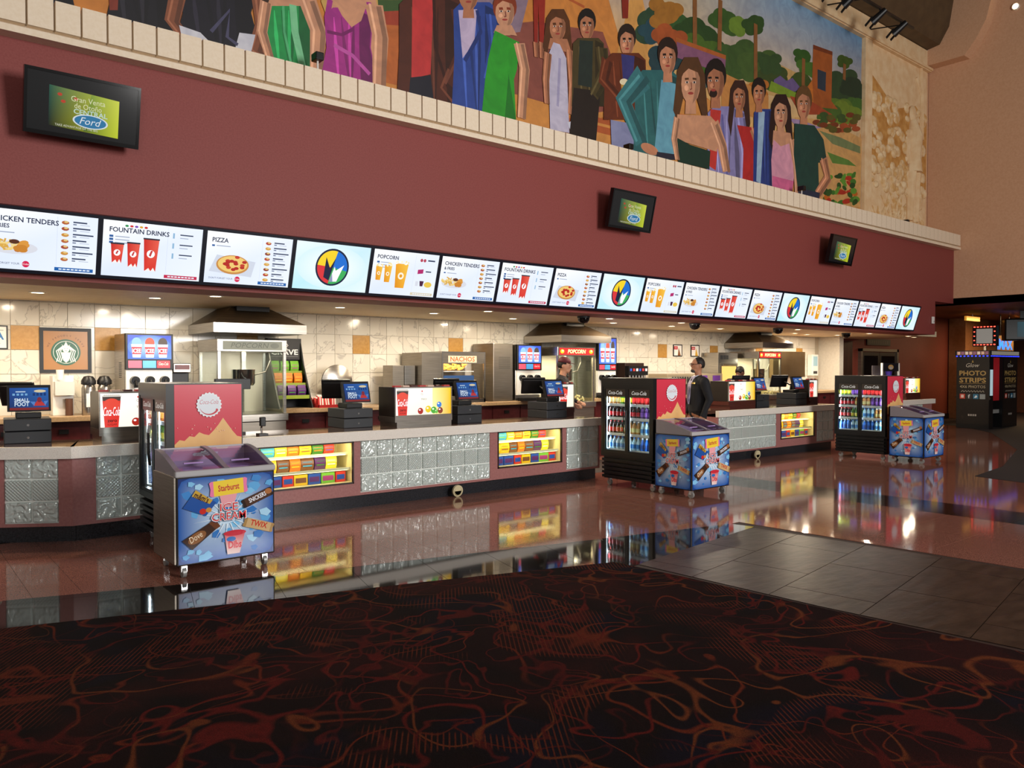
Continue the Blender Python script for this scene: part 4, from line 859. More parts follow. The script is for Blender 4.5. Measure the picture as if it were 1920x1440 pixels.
freezer(1.81, 6.34, 'with plain steel side in front of the bent counter', False)
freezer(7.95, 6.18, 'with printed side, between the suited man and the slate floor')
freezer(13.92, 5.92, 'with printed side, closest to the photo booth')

# ---------------------------------------------------------------- lit drink merchandisers on the counters
def drink_art(a, w, h, half=False):
    a.poly([(0, 0), (w, 0), (w, h), (0, h)], ['#fff8ea', '#fff4d8', '#fffbe8', '#ffffff'])
    u = h
    cx = .27*u*1.2
    a.poly([(cx-.2*u, 0), (cx+.17*u, 0), (cx+.24*u, .9*u), (cx-.26*u, .9*u)], '#4a3c38'); a.poly([(cx-.2*u, 0), (cx+.17*u, 0), (cx+.235*u, .78*u), (cx-.255*u, .78*u)], '#d8352c')
    a.ell(cx-.01*u, .68*u, .22*u, .17*u, '#e04a3a', 22); a.rect(cx-.27*u, .9*u, .53*u, .035*u, '#d8d2c8')
    for k in range(8): a.ell(cx-.2*u+.055*u*k, .945*u, .035*u, .02*u, '#c8c0b4', 8)
    a.text('Coca-Cola', cx-.01*u, .34*u, .26*u, '#ffffff', .44*u, shear=.3, bold=.01); a.text('zero', cx, .15*u, .1*u, '#3a1412', .26*u, bold=.02); a.text('SUGAR', cx, .05*u, .06*u, '#3a1412', .26*u)
    if half: return
    a.poly([(w*.66, 0), (w, 0), (w, h), (w*.66, h)], ['#fff4b0', '#f0b400', '#f4c400', '#fff0a0'])
    a.ell(w*.47, .88*u, .03*u, .03*u, '#d8352c', 12); a.text('CL', w*.47, .74*u, .075*u, '#8a8478', .1*u); a.text('TRIO', w*.5, .55*u, .065*u, '#6a6458', .25*u)
    for x, y, r, c in ((.44, .14, .12, '#a8281e'), (.58, .2, .13, '#e8c81e'), (.68, .16, .13, '#4aa83a'), (.78, .36, .11, '#3a7fd0'), (.8, .14, .12, '#8a3a24'), (.73, .1, .07, '#6aba4a')):
        a.ell(w*x, u*y, r*u, r*u, c, 18); a.ell(w*x-.03*u, u*y+.04*u, r*u*.35, r*u*.25, '#ffffff', 10)
def merchandiser(x, y, w, who, half=False, d=.42, wood=False):
    t = thing('drink_display_box', 'lit drink advertising box with steel base '+who, 'display', (x, y, .91))
    MB().box(.0, w, .03, d, .13, .5).build('case', mat('brown_black_case', '#1d1613', .35), t, bevel=.006)
    MB().box(.02, w-.02, .0, d, 0, .06).box(.0, w, .01, d, .06, .13).build('base', mat('maroon_base', '#4a2018', .35) if wood else STEEL, t)
    MB().box(0, w, .012, .03, .13, .145).box(0, w, .012, .03, .485, .5).box(0, .012, .012, .03, .145, .485).box(w-.012, w, .012, .03, .145, .485).build('panel_frame', STEEL, t)
    a = Art(); drink_art(a, w-.024, .34, half); a.build('lit_panel', LIGHTBOX, t, (.012, .03, .145), off=.002)
    n = 7
    for k in range(n): MB().box(w*(k+.1)/n, w*(k+.85)/n, .04, .1, .5, .52).build('flavour_tag', mat('tag%d' % (k % 3), ('#b83a3a', '#d8b8a8', '#4a1a1a')[k % 3], .4), t)
merchandiser(1.74, 8.62, .78, 'on the bent counter')
merchandiser(5.02, 8.44, .86, 'under the nacho warmer')
merchandiser(8.06, 8.75, .33, 'between cashier register and the cooler', True, wood=True)
merchandiser(12.0, 8.5, .84, 'on the counter beside the suited man', wood=True)
merchandiser(14.9, 8.6, .33, 'between the steel panel and the cooler', True, wood=True)
merchandiser(19.0, 8.5, .78, 'on the short counter near the photo booth', wood=True)

# ---------------------------------------------------------------- cash registers
a = Art(.00015); a.poly([(0, 0), (1.6, 0), (1.6, 1.1), (0, 1.1)], ['#16306a', '#1f4f9a', '#2f6fc0', '#1f4fa0'])
a.rect(0, 0, 1.6, .12, '#8a2a2a'); a.text('SMALL', .5, .42, .16, '#dff0ff', .62, bold=.03); a.text('FOOT', .5, .2, .2, '#dff0ff', .6, bold=.03)
for k in range(4): a.rect(.12+k*.17, .72, .1, .1, '#7fb8e8'); a.rect(.95+k*.15, .7, .1, .14, '#123a7a')
a.rect(.25, .88, .4, .05, '#cfe6f8'); a.ell(1.25, .93, .25, .07, '#e8d8b0', 20)
a.poly([(.95, .2), (1.2, .55), (1.5, .2)], '#c83a3a'); a.ell(1.22, .5, .1, .13, '#8a2a3a', 14); a.poly([(1.0, .2), (.82, .42), (1.05, .4)], '#5a8ad0'); a.poly([(1.4, .42), (1.58, .44), (1.45, .2)], '#5a8ad0')
REGART = a.build('customer_screen', ink_mat('register_glow', .8, .15), None, (0, 0, 0), sc=.33/1.6).data
for o in list(COL.objects):
    if o.data == REGART: bpy.data.objects.remove(o)
def register(x, y, who, rz=0, side='l'):
    t = thing('cash_register', 'black cash register with blue customer screen '+who, 'register', (x, y, .91), rz)
    for k in range(2):
        dr = MB().box(0, .4, 0, .44, k*.122, k*.122+.115).build('cash_drawer', DGREY, t, bevel=.006)
        MB().cyl((.2, -.004, k*.122+.055), (.2, .002, k*.122+.055), .012, n=10).build('lock', CHROME, dr)
    MB().box(.1, .32, .12, .36, .237, .3).build('stand', BLACK, t, bevel=.01); MB().cyl((.21, .24, .3), (.21, .22, .42), .03, n=12).build('neck', BLACK, t)
    cs = MB().prism([(0, 0), (.05, 0), (.11, .25), (.072, .26)], 'x', .03, .4).build('customer_display', BLACK, t); cs.location = (0, .05, .31)
    s = obj('customer_screen', REGART, cs); s.location = (.05, -.004, .014); s.rotation_euler = (math.radians(-16), 0, 0)
    pm = MB().box(-.02, .34, 0, .035, 0, .26).box(.0, .32, .035, .05, .03, .23).build('operator_monitor', BLACK, t, bevel=.008); pm.location = (0.0, .36, .33); pm.rotation_euler = (math.radians(-22), 0, math.radians(150 if side == 'l' else 30)); pm.location = (.3, .44, .36)
    MB().cyl((.21, .26, .4), (.2, .38, .46), .02, n=8).build('monitor_arm', BLACK, t)
register(.98, 9.0, 'on the bent counter beside the lit drink box', -.1)
register(4.46, 8.72, 'beside the big silver dish')
register(6.02, 8.52, 'in front of the nacho warmer')
register(7.66, 8.58, 'where the cashier stands')
register(12.88, 8.5, 'nearest the suited man')
register(14.3, 8.55, 'before the tall steel panel')
# ---------------------------------------------------------------- candy cases and sweets
CASEIN = mat('case_liner', '#f0e2b0', .5)
SWEET = ['#d83a2a', '#e8b81e', '#f0d83a', '#3a7a2a', '#7ab83a', '#2a4fa8', '#7a4a2a', '#e8e0d0', '#d8761e', '#a83a7a', '#5a2a6a', '#3a9ac8']
SNAME = {'#d83a2a': 'red', '#e8b81e': 'amber', '#f0d83a': 'yellow', '#3a7a2a': 'green', '#7ab83a': 'lime', '#2a4fa8': 'blue', '#7a4a2a': 'brown', '#e8e0d0': 'cream', '#d8761e': 'orange', '#a83a7a': 'magenta', '#5a2a6a': 'purple', '#3a9ac8': 'sky blue'}
def sweet_mesh(kind, c, w):
    k = ('sw', kind, c, round(w, 2))
    if k not in BOT:
        b = MB()
        m1 = mat('wrap '+c, c, .35); m2 = mat('accent '+c, SWEET[(SWEET.index(c)+5) % 12], .4)
        if kind == 'bag':
            n = 5; vs = []
            for i in range(n):
                v = i/(n-1); d = .028*math.sin(math.pi*v)+.002
                vs += [(-w/2, -d, v*.16), (w/2, -d, v*.16), (w/2, d, v*.16), (-w/2, d, v*.16)]
            for i in range(n-1):
                o = i*4; b.add(vs[o:o+8], [(0, 1, 5, 4), (1, 2, 6, 5), (2, 3, 7, 6), (3, 0, 4, 7)])
            b.add(vs[-4:], [(0, 1, 2, 3)]); b.add([(-w*.36, -.027, .05), (w*.36, -.027, .05), (w*.36, -.0262, .105), (-w*.36, -.0262, .105)], [(0, 1, 2, 3)], 1)
            b.v = [(p[0], p[1]+.02*p[2], p[2]) for p in b.v]
        else:
            b.box(-w/2, w/2, -.03, .03, 0, .125); b.box(-w*.4, w*.4, -.0312, -.03, .03, .09, 1)
        BOT[k] = b.mesh('candy_'+kind, [m1, m2])
    return BOT[k]
def candy_case(x0, x1, who, yf=8.25):
    t = thing('candy_case', 'lit glass fronted candy case '+who, 'case', (0, 0, 0)); z0, z1, d = .3, .79, .4
    MB().box(x0, x1, yf+d, yf+d+.015, z0, z1).box(x0, x0+.012, yf+.02, yf+d, z0, z1).box(x1-.012, x1, yf+.02, yf+d, z0, z1).box(x0, x1, yf+.02, yf+d, z1, z1+.008).build('liner', CASEIN, t)
    MB().box(x0, x1, yf+.01, yf+d, z0, z0+.02).build('floor_shelf', CASEIN, t)
    fr = MB().box(x0, x1, yf-.012, yf+.02, z0-.0, z0+.018).box(x0, x1, yf-.012, yf+.02, z1-.012, z1+.008).box(x0, x0+.014, yf-.012, yf+.02, z0, z1).box(x1-.014, x1, yf-.012, yf+.02, z0, z1).build('frame', mat('bronze_frame', '#2a1c14', .4), t)
    MB().box(x0+.014, x1-.014, yf+.002, yf+.006, z0+.018, z1-.012).build('pane', GLASS, t)
    for z, dd in ((.475, .06), (.645, .12)):
        MB().box(x0+.012, x1-.012, yf+dd, yf+d, z-.01, z).build('shelf', mat('clear_shelf', '#f4e8c0', .2), t); MB().box(x0+.012, x1-.012, yf+dd-.006, yf+dd, z-.016, z+.016).build('shelf_lip', mat('price_rail', '#fff6d0', .4), t)
    lamp('case_light', 'AREA', ((x0+x1)/2, yf+.06, z1-.015), 3.2, (1., .88, .55), x1-x0-.1, .05, (math.radians(30), 0, 0), parent=t)
    lamp('case_light', 'AREA', ((x0+x1)/2, yf+.05, .46), 1.3, (1., .88, .55), x1-x0-.1, .04, (math.radians(30), 0, 0), parent=t)
    lamp('case_light', 'AREA', ((x0+x1)/2, yf+.1, .63), 1.3, (1., .88, .55), x1-x0-.1, .04, (math.radians(30), 0, 0), parent=t)
    for sh, z, y, kind in (('bottom', .322, yf+.1, 'box'), ('middle', .477, yf+.14, 'bag'), ('top', .647, yf+.2, 'bag')):
        x = x0+.03
        cols = {'bottom': ['#2a4fa8', '#2a4fa8', '#d83a2a', '#e8b81e', '#2a4fa8', '#7ab83a', '#d83a2a', '#3a7a2a'], 'middle': ['#f0d83a', '#e8b81e', '#7a4a2a', '#d8761e', '#7a4a2a', '#5a2a6a', '#f0d83a', '#f0d83a'], 'top': ['#7ab83a', '#3a9ac8', '#f0d83a', '#d8761e', '#e8b81e', '#3a7a2a', '#d83a2a', '#a83a7a']}[sh]; i = 0
        while True:
            w = (.15, .17, .13, .16)[i % 4] if kind == 'box' else (.13, .15, .14)[i % 3]
            if x+w > x1-.02: break
            c = cols[i % 8]; hs = .96 if sh != 'top' else .8
            for layer in range(1 if kind == 'bag' else (2 if i % 3 == 1 else 1)):
                o = obj('candy_'+kind, sweet_mesh(kind, c, w)); o.location = (x+w/2, y+.03, z+layer*.0 if kind == 'bag' else z); o.scale = (1, 1, hs); o.rotation_euler = (0, 0, R.uniform(-.12, .12))
                if layer: o.location = (x+w/2, y+.11, z)
                lab = '%s candy %s on the %s shelf of the case %s' % (SNAME[c], kind, sh, who); tag(o, lab, 'candy', lab)
            x += w+.008; i += 1
candy_case(3.15, 4.34, 'next to the bent counter')
candy_case(6.48, 7.65, 'under the nacho warmer end')
candy_case(13.27, 14.48, 'by the suited man')

# ---------------------------------------------------------------- hoods and popcorn machines
def hood(x, who):
    t = thing('extractor_hood', 'pyramid steel extractor hood over the popcorn machine '+who, 'hood', (x, 9.9, 0)); w, d = 1.23, 1.0
    MB().hull4([(0, 0, 2.1), (w, 0, 2.1), (w, d, 2.1), (0, d, 2.1)], [(0, 0, 2.22), (w, 0, 2.22), (w, d, 2.22), (0, d, 2.22)]).build('lip', STEEL, t)
    MB().hull4([(0.005, .005, 2.22), (w-.005, .005, 2.22), (w-.005, d, 2.22), (0.005, d, 2.22)], [(.38, .42, 2.458), (.86, .42, 2.458), (.86, d, 2.458), (.38, d, 2.458)]).build('canopy', noise_mat('brown_steel', '#6d5f4e', '#80715e', 3, .35, .85, stretch=(1, 1, 20)), t)
    MB().hull4([(.4, .3, 2.4), (.84, .3, 2.4), (.84, .45, 2.4), (.4, .45, 2.4)], [(.4, .3, 2.458), (.84, .3, 2.458), (.84, .5, 2.458), (.4, .5, 2.458)]).build('collar', BLACK, t)
def kettle_machine(x, y, w, who, lit, z0=.0):
    t = thing('popcorn_machine', 'glass popcorn machine with hanging kettle '+who, 'popcorn machine', (x, y, 0)); d, zb, zt = .75, 1.05, 1.86
    MB().box(0, w, 0, d, 0, .95).build('base_cabinet', STEELD, t, bevel=.008); MB().box(-.02, w+.02, -.03, d, .95, 1.05).build('tray', STEEL, t, bevel=.008)
    for px_, py_ in ((0, 0), (w-.035, 0), (0, d-.035), (w-.035, d-.035)): MB().box(px_, px_+.035, py_, py_+.035, zb, zt).build('post', STEEL, t)
    MB().box(.035, w-.035, .01, .016, zb, zt).build('front_pane', GLASS, t); MB().box(.01, .016, .035, d-.035, zb, zt).build('side_pane', GLASS, t); MB().box(w-.016, w-.01, .035, d-.035, zb, zt).build('side_pane', GLASS, t)
    MB().box(.035, w-.035, d-.02, d-.012, zb, zt).build('back_panel', mat('pale_enamel', '#d6cdbc', .35), t); MB().box(-.01, w+.01, -.01, d, zt, 2.02).build('header', STEEL, t, bevel=.006)
    a = Art()
    if lit:
        a.rect(0, 0, w-.06, .12, '#b81a1a'); a.text('POPCORN', (w-.06)/2, .03, .065, '#fff2a0', .44, shear=.2, bold=.03)
        for q in (.07, w-.13): a.ell(q, .06, .045, .035, '#f4c81e', 14); a.ell(q+.01, .07, .02, .016, '#fff2b0', 10)
        a.build('lit_sign', ink_mat('popcorn_sign', 2.2), t, (.03, -.01, 1.88), off=.003)
    else:
        a.rect(0, 0, w-.12, .11, '#7d8278'); a.text('POPCORN', (w-.12)/2-.04, .025, .065, '#5a5f58', .5, shear=.25); a.ell(w-.22, .055, .06, .035, '#6a6f68', 14)
        a.build('unlit_sign', INK, t, (.06, -.01, 1.885), off=.003)
    k = MB().lathe([(.001, 0), (.13, .0), (.15, .03), (.15, .2), (.155, .21), (.001, .215)], (w*.48, .3, 1.42), 24).build('kettle', CHROME, t, smooth=True)
    MB().box(w*.45, w*.51, .27, .33, 1.63, zt).build('kettle_arm', STEEL, k); MB().tube([(w*.62, .3, 1.55), (w*.8, .25, 1.6), (w*.86, .22, 1.75), (w*.84, .22, zt)], .01, 8).build('cable', STEELD, k); MB().cyl((w*.48, .3, 1.06), (w*.48, .3, 1.42), .012).build('drive_shaft', STEELD, k)
    MB().cyl((w*.48, .16, 1.5), (w*.3, .05, 1.5), .012, n=8).build('dump_handle', BLACK, k)
    b = MB(); rr = random.Random(3)
    for i in range(160): b.ell((rr.uniform(.06, w-.06), rr.uniform(.06, d-.08), 1.06+rr.uniform(0, .09 if lit else .03)), (.018, .018, .015), 6)
    lamp('kettle_lamp', 'AREA', (w/2, .2, zt-.02), 7, (1., .9, .75), .5, .2, (math.radians(15), 0, 0), parent=t)
    if lit: o = b.build('popcorn', mat('popped_corn', '#f4e2a8', .7), t); o['kind'] = 'stuff'; lamp('popcorn_lamp', 'AREA', (w/2, .35, zt-.02), 10, (1., .78, .42), .5, .3, (0, 0, 0), parent=t)
for x, who, lit in ((3.29, 'beside the snack rack', False), (9.17, 'behind the cashier', True), (15.2, 'beside the tall steel panel', True)):
    hood(x, who); kettle_machine(x+(.09 if x < 4 else .02), 10.02, .9, who, lit)

# ---------------------------------------------------------------- frozen drink machines
def frozen_art(a, w, h):
    a.poly([(0, 0), (w, 0), (w, h), (0, h)], ['#3a6ae0', '#5a8af0', '#2a4ac0', '#3a5ad0']); a.glow(w*.5, h*.5, w*.5, h*.5, '#a8d0ff', '#4a7ae8', 32, (w, h))
    for k, (c, dome) in enumerate((('#c8202f', '#8ab8f0'), ('#c8202f', '#d8543a'), ('#c8202f', '#4a3a30'))):
        x = w*(.2+.3*k); u = h
        a.ell(x, u*.68, w*.11, u*.22, dome, 18); a.poly([(x-w*.09, u*.06), (x+w*.09, u*.06), (x+w*.125, u*.62), (x-w*.125, u*.62)], '#dfe8f8'); a.poly([(x-w*.1, u*.2), (x+w*.1, u*.2), (x+w*.118, u*.5), (x-w*.118, u*.5)], c); a.text('ICEE', x, u*.26, u*.17, '#ffffff', w*.2, bold=.03)
def frozen_machine(x, y, w, who, zt=2.07, zb=1.09, tall=False):
    t = thing('frozen_drink_machine', 'frozen drink machine with lit cup sign '+who, 'drink machine', (x, y, zb)); h = zt-zb; d = .55
    MB().box(0, w, .06, d, 0, h).build('cabinet', STEEL, t, bevel=.008)
    zl = h-.44 if not tall else h-.62
    MB().box(0, w, 0, .06, zl, h).build('sign_box', BLACK, t, bevel=.006)
    a = Art(); frozen_art(a, w-.05, h-zl-.15); a.build('lit_sign', ink_mat('frozen_sign', 1.5), t, (.025, 0, zl+.13), off=.002)
    for k, (c, wd) in enumerate((('#d8506a', 'cherry'), ('#4a9ad8', 'blue'), ('#d0202f', 'Coca-Cola'))):
        q = MB().box(.03+k*(w-.06)/3, .03+(k+1)*(w-.06)/3-.012, -.006, 0, zl+.02, zl+.11).build('flavour_card', mat('card '+c, c, .3, emit=c, es=.25), t)
        if k == 2: Art().text(wd, 0, 0, .035, '#ffffff', .11, shear=.3).build('lettering', INK, q, (.03+(k+.5)*(w-.06)/3-.006, -.006, zl+.055), off=.002)
    MB().box(.01, w-.01, .02, .06, .1, zl).build('faceplate', WHITE, t)
    for k in range(3):
        cx = w*(.19+.31*k); tp = MB().cyl((cx, .02, zl-.13), (cx, -.04, zl-.13), .055, .05, 16).build('dispenser', BLACKG, t)
        MB().cyl((cx, -.04, zl-.13), (cx, -.1, zl-.2), .014, n=8).build('lever', BLACK, tp); MB().box(cx-.02, cx+.02, -.06, -.02, zl-.22, zl-.15).build('spout', BLACK, tp)
    MB().box(.02, w-.02, -.12, .02, .0, .05).build('drip_tray', BLACK, t)
    g = MB()
    for k in range(8): g.box(-.003, 0, .2, .32, h*.45+k*.025, h*.45+k*.025+.012)
    g.build('side_vent', DGREY, t)
frozen_machine(2.36, 10.25, .55, 'beside the coffee airpots')
frozen_machine(8.48, 10.25, .55, 'left of the hood behind the cashier', 2.05)
frozen_machine(10.42, 10.25, .5, 'mounted high beside the soda fountain', 2.22, 1.09, True)
# soda fountain
t = thing('soda_fountain', 'dark soda fountain with a row of spouts beside the frozen drink machine', 'fountain', (11.2, 10.2, 1.09))
MB().box(0, .55, .1, .6, 0, .66).build('cabinet', mat('dark_fountain', '#2a1c18', .3), t, bevel=.01); MB().box(0, .55, .0, .1, .42, .6).build('valve_head', BLACK, t)
for k in range(6):
    v = MB().cyl((.06+k*.087, .03, .42), (.06+k*.087, .03, .34), .016, n=10).build('spout', GREYP, t); MB().box(.035+k*.087, .085+k*.087, -.004, 0, .5, .55).build('brand_button', mat('button%d' % (k % 3), ('#3a5ab8', '#b83a3a', '#e8e8f0')[k % 3], .3), v)
MB().box(0, .55, -.05, .1, 0, .05).build('drip_tray', STEEL, t)

# ---------------------------------------------------------------- nacho warmer and other things on the back worktops
t = thing('nacho_warmer', 'glass nacho warmer with lit orange NACHOS sign', 'warmer', (6.93, 10.24, 1.09)); w, d, h = .86, .6, .8
for x, y in ((0, 0), (w-.03, 0), (0, d-.03), (w-.03, d-.03)): MB().box(x, x+.03, y, y+.03, 0, h).build('post', STEEL, t)
MB().box(0, w, 0, d, 0, .06).build('base', STEEL, t); MB().box(0, w, 0, d, h, h+.02).build('lid', STEEL, t); MB().box(.03, w-.03, d-.02, d, .06, h).build('back_panel', STEELD, t); MB().box(.03, w-.03, 0, .04, h-.17, h).build('header', STEELD, t)
a = Art(); a.rect(0, 0, .56, .11, '#ffe0b0'); a.text('NACHOS', .28, .02, .075, '#e0702a', .48, bold=.02); a.build('lit_sign', ink_mat('nacho_sign', 1.3), t, (.12, 0, h-.155), off=.003)
MB().box(.03, w-.2, .05, d-.03, .5, .51).build('shelf', WHITE, t); MB().box(.03, w-.2, .05, d-.03, .3, .31).build('shelf', WHITE, t)
b = MB()
for k in range(90):
    x, y, z = R.uniform(.06, w-.25), R.uniform(.08, d-.1), .52+R.uniform(0, .09); b.add([(x, y, z), (x+.06, y+.01, z+.02), (x+.02, y+.05, z+.03)], [(0, 1, 2)])
b.build('tortilla_chips', mat('corn_chip', '#d8a040', .6), t)['kind'] = 'stuff'
MB().lathe([(.07, 0), (.09, .28), (.092, .3)], (w-.11, .25, .06), 16).build('cheese_urn', mat('urn_beige', '#d8c8a0', .4), t); MB().box(.04, w-.22, .02, .05, .36, .44).build('price_card', mat('blue_card', '#2a4a7a', .4), t)
lamp('nacho_lamp', 'AREA', (w/2, .3, h-.02), 6, (1., .72, .36), .5, .3, (0, 0, 0), parent=t)
MB().box(-.36, 0, .02, d, 0, h).build('side_cabinet', STEELD, t)
t = thing('cheese_dispenser', 'small steel two part pump dispenser beside the nacho warmer', 'dispenser', (6.14, 10.4, 1.09))
MB().box(0, .2, 0, .3, 0, .6).build('cabinet', STEELD, t, bevel=.005); MB().box(.21, .4, 0, .3, .3, .6).build('head', STEEL, t, bevel=.005); MB().tube([(.3, .1, .3), (.3, .05, .2), (.3, .05, .1)], .02, 8).build('nozzle', STEEL, t); MB().box(.21, .4, 0, .3, 0, .05).build('drip_base', STEEL, t)
t = thing('wall_poster', 'small yellow food poster on the tiles beside the nacho warmer', 'poster', (8.3, 10.9, 1.39)); MB().box(0, .23, 0, .012, 0, .29).build('board', WHITE, t)
a = Art(); a.rect(0, 0, .21, .27, '#f4e8d0'); a.rect(0, .16, .21, .11, '#7a3a20'); a.ell(.105, .09, .08, .06, '#e8b030', 16); a.rect(.03, .2, .15, .03, '#d8b880'); a.build('print', INK, t, (.01, 0, .01), off=.002)
t = thing('steel_cabinet', 'tall plain steel cabinet with grille beside the frozen drink machine', 'cabinet', (8.0, 10.3, 1.09)); MB().box(0, .42, 0, .58, .0, .97).build('body', STEELD, t, bevel=.008)
for k in range(7): MB().box(.12, .36, -.004, 0, .55+k*.03, .565+k*.03).build('grille_slat', mat('dark_slat', '#4a453e', .5), t)  # slats in a plain dark grey-brown
t = thing('wall_vent', 'dark square wall grille beside the hood behind the cashier', 'vent', (11.0, 10.9, 1.63)); MB().box(0, .38, 0, .012, 0, .3).build('backing', mat('brass_plate', '#b08a50', .4, .4), t)
for k in range(4): MB().box(.02+k*.09, .09+k*.09, -.006, 0, .02, .28).build('slat', DGREY, t)
# tall snack rack
t = thing('snack_rack', 'dark stepped snack rack with header card beside the popcorn machine', 'rack', (4.3, 10.3, 1.09)); 
MB().prism([(0, 0), (.5, 0), (.5, .98), (.42, .98), (.3, .6)], 'x', 0, .02).build('side_panel', BLACK, t); MB().prism([(0, 0), (.5, 0), (.5, .98), (.42, .98), (.3, .6)], 'x', .48, .5).build('side_panel', BLACK, t); MB().box(0, .5, .48, .5, 0, .98).build('back_panel', BLACK, t)
hd = MB().box(0, .5, .4, .42, .68, .98).build('header_card', mat('charcoal_card', '#2a2826', .5), t); a = Art(); a.text('CRAVE', .25, .07, .075, '#f4f0e8', .4, bold=.02); a.rect(.05, .04, .4, .006, '#8a8680'); a.stroke([(.22, .2), (.27, .24), (.3, .2), (.27, .17), (.3, .13)], .012, '#d8d4cc'); a.build('lettering', INK, hd, (0, .4, .68), off=.002)
SW2 = [('#7ab83a', .5, .34), ('#d8761e', .33, .22), ('#5a2a6a', .16, .1)]
for c, z, y in SW2:
    MB().box(.02, .48, y, .48, z-.012, z).build('shelf', BLACK, t); MB().box(.02, .48, y-.01, y, z-.03, z+.02).build('price_rail', mat('lime_rail', '#8a9a2a', .5), t)
    for k in range(3):
        o = obj('snack_pouch', sweet_mesh('bag', c, .12)); o.location = (4.3+.1+k*.145, 10.3+y+.06, 1.09+z+.001); nm = SNAME[c]; tag(o, nm+' snack pouch on the dark stepped rack', 'snack', nm+' snack pouches on the rack')
# heap of striped popcorn bags in a red tray
t = tag(MB().box(4.84, 5.14, 10.22, 10.55, 1.09, 1.1).box(4.84, 5.14, 10.22, 10.23, 1.1, 1.13).box(4.84, 4.85, 10.22, 10.55, 1.1, 1.13).box(5.13, 5.14, 10.22, 10.55, 1.1, 1.13).box(4.84, 5.14, 10.54, 10.55, 1.1, 1.13).build('tray', mat('red_tray', '#a82020', .4)), 'shallow red tray holding folded popcorn bags beside the snack rack', 'tray')
bg = MB(); bg.box(-.05, .05, -.008, .008, 0, .11); bg.box(-.051, -.02, -.0085, .0085, .005, .1, 1); bg.box(.0, .022, -.0085, .0085, .005, .1, 1); bgm = bg.mesh('popcorn_bag', [mat('bag_white', '#ead8cc', .6), mat('bag_red', '#c22a24', .5)])
for k in range(14):
    o = obj('popcorn_bag', bgm); o.location = (4.897+.094*(k % 3), 10.272+.056*(k//3), 1.104); o.rotation_euler = (R.uniform(-.3, .0), 0, R.uniform(-.04, .04)); o.scale = (.8, 1, R.uniform(.85, 1.5)); tag(o, 'red and white striped popcorn bag in the red tray', 'bag', 'popcorn bags in the red tray')
# big silver dish
t = thing('steel_dish', 'large round silver dish standing on edge against the tiles', 'dish', (5.32, 10.62, 1.09))
MB().lathe([(.001, .05), (.1, .045), (.2, .02), (.24, 0), (.25, .0), (.245, .012), (.2, .03), (.1, .06), (.001, .066)], (0, 0, .36), 32, axis='y').build('bowl', STEEL, t, smooth=True); MB().box(-.12, .12, 0, .12, 0, .12).build('foot', STEELD, t); MB().box(-.06, .06, .03, .09, .12, .3).build('stem', STEELD, t)
t = thing('fry_scoop_holder', 'grey tub holding steel scoops beside the silver dish', 'tub', (5.27, 10.3, 1.09)); MB().lathe([(.06, 0), (.075, .2), (.07, .2), (.055, .01)], n=18).build('tub', GREYP, t)
for k in range(4): MB().tube([(.02*k-.03, .0, .1), (.03*k-.06, -.02, .28), (.035*k-.09, -.03, .36)], .006, 6).build('scoop_handle', CHROME, t)
# coffee things under the emblem picture
for k, x in enumerate((2.0, 2.17)):
    t = thing('coffee_airpot', 'steel coffee airpot with black pump lid %s' % ('next to the frozen drink machine' if k else 'next to the cup dispenser'), 'airpot', (x-.02, 10.36, 1.09))
    if k == 0: pass
    MB().lathe([(.07, 0), (.075, .02), (.075, .32), (.06, .36)], n=20).build('body', STEEL, t, smooth=True); MB().lathe([(.062, .36), (.08, .37), (.08, .41), (.05, .46), (.001, .47)], n=20).build('pump_lid', BLACK, t, smooth=True); MB().tube([(0, -.07, .38), (0, -.1, .37), (0, -.1, .34)], .014, 8).build('spout', BLACK, t); MB().box(-.04, .04, -.078, -.074, .1, .26).build('label_card', WHITE, t)
t = thing('cup_dispenser', 'white rack of cups and lids beside the coffee airpots', 'dispenser', (1.63, 10.4, 1.09)); MB().box(0, .22, .1, .3, 0, .47).build('backboard', WHITE, t, bevel=.005); MB().box(.01, .21, 0, .1, .24, .4).build('cup_box', mat('clear_grey_box', '#c8c4bc', .3), t); MB().cyl((.07, .05, .42), (.07, .05, .54), .035, .042, 14).build('cup_stack', WHITE, t); MB().cyl((.16, .05, .0), (.16, .05, .2), .04, n=14).build('lid_stack', mat('lid_brown', '#5a3a2a', .5), t)
t = thing('coffee_brewer', 'black and steel coffee brewer beside the frozen drink machine', 'brewer', (2.95, 10.4, 1.09)); MB().box(0, .22, .1, .4, 0, .62).build('body', BLACK, t, bevel=.01); MB().box(0, .22, 0, .1, .5, .62).build('head', STEEL, t, bevel=.01); MB().box(.02, .2, -.004, 0, .54, .6).build('control_panel', mat('red_panel', '#5a1a18', .3), t); MB().lathe([(.06, 0), (.075, .06), (.05, .16)], (.11, .03, .03), 16).build('carafe', mat('coffee_glass', '#1a0f0a', .1), t)
t = thing('small_monitor', 'low black monitor on the counter behind the plain steel freezer', 'monitor', (2.93, 8.78, .91)); MB().box(0, .4, 0, .04, .5, .62).build('screen', BLACK, t, bevel=.006); MB().box(.17, .23, .04, .08, .02, .55).build('stand', BLACK, t); MB().box(.08, .32, -.05, .15, 0, .02).build('foot', BLACK, t)
# phone on the long counter
t = thing('desk_phone', 'small black phone stand on the long counter beside the candy case', 'phone', (3.32, 8.42, .91)); MB().box(-.05, .05, -.04, .06, 0, .02).build('base', BLACK, t); MB().tube([(0, .02, .02), (0, .03, .08), (0, .0, .14)], .012, 8).build('stem', CHROME, t); MB().box(-.03, .03, -.03, .02, .1, .2).build('handset', BLACK, t, bevel=.008)
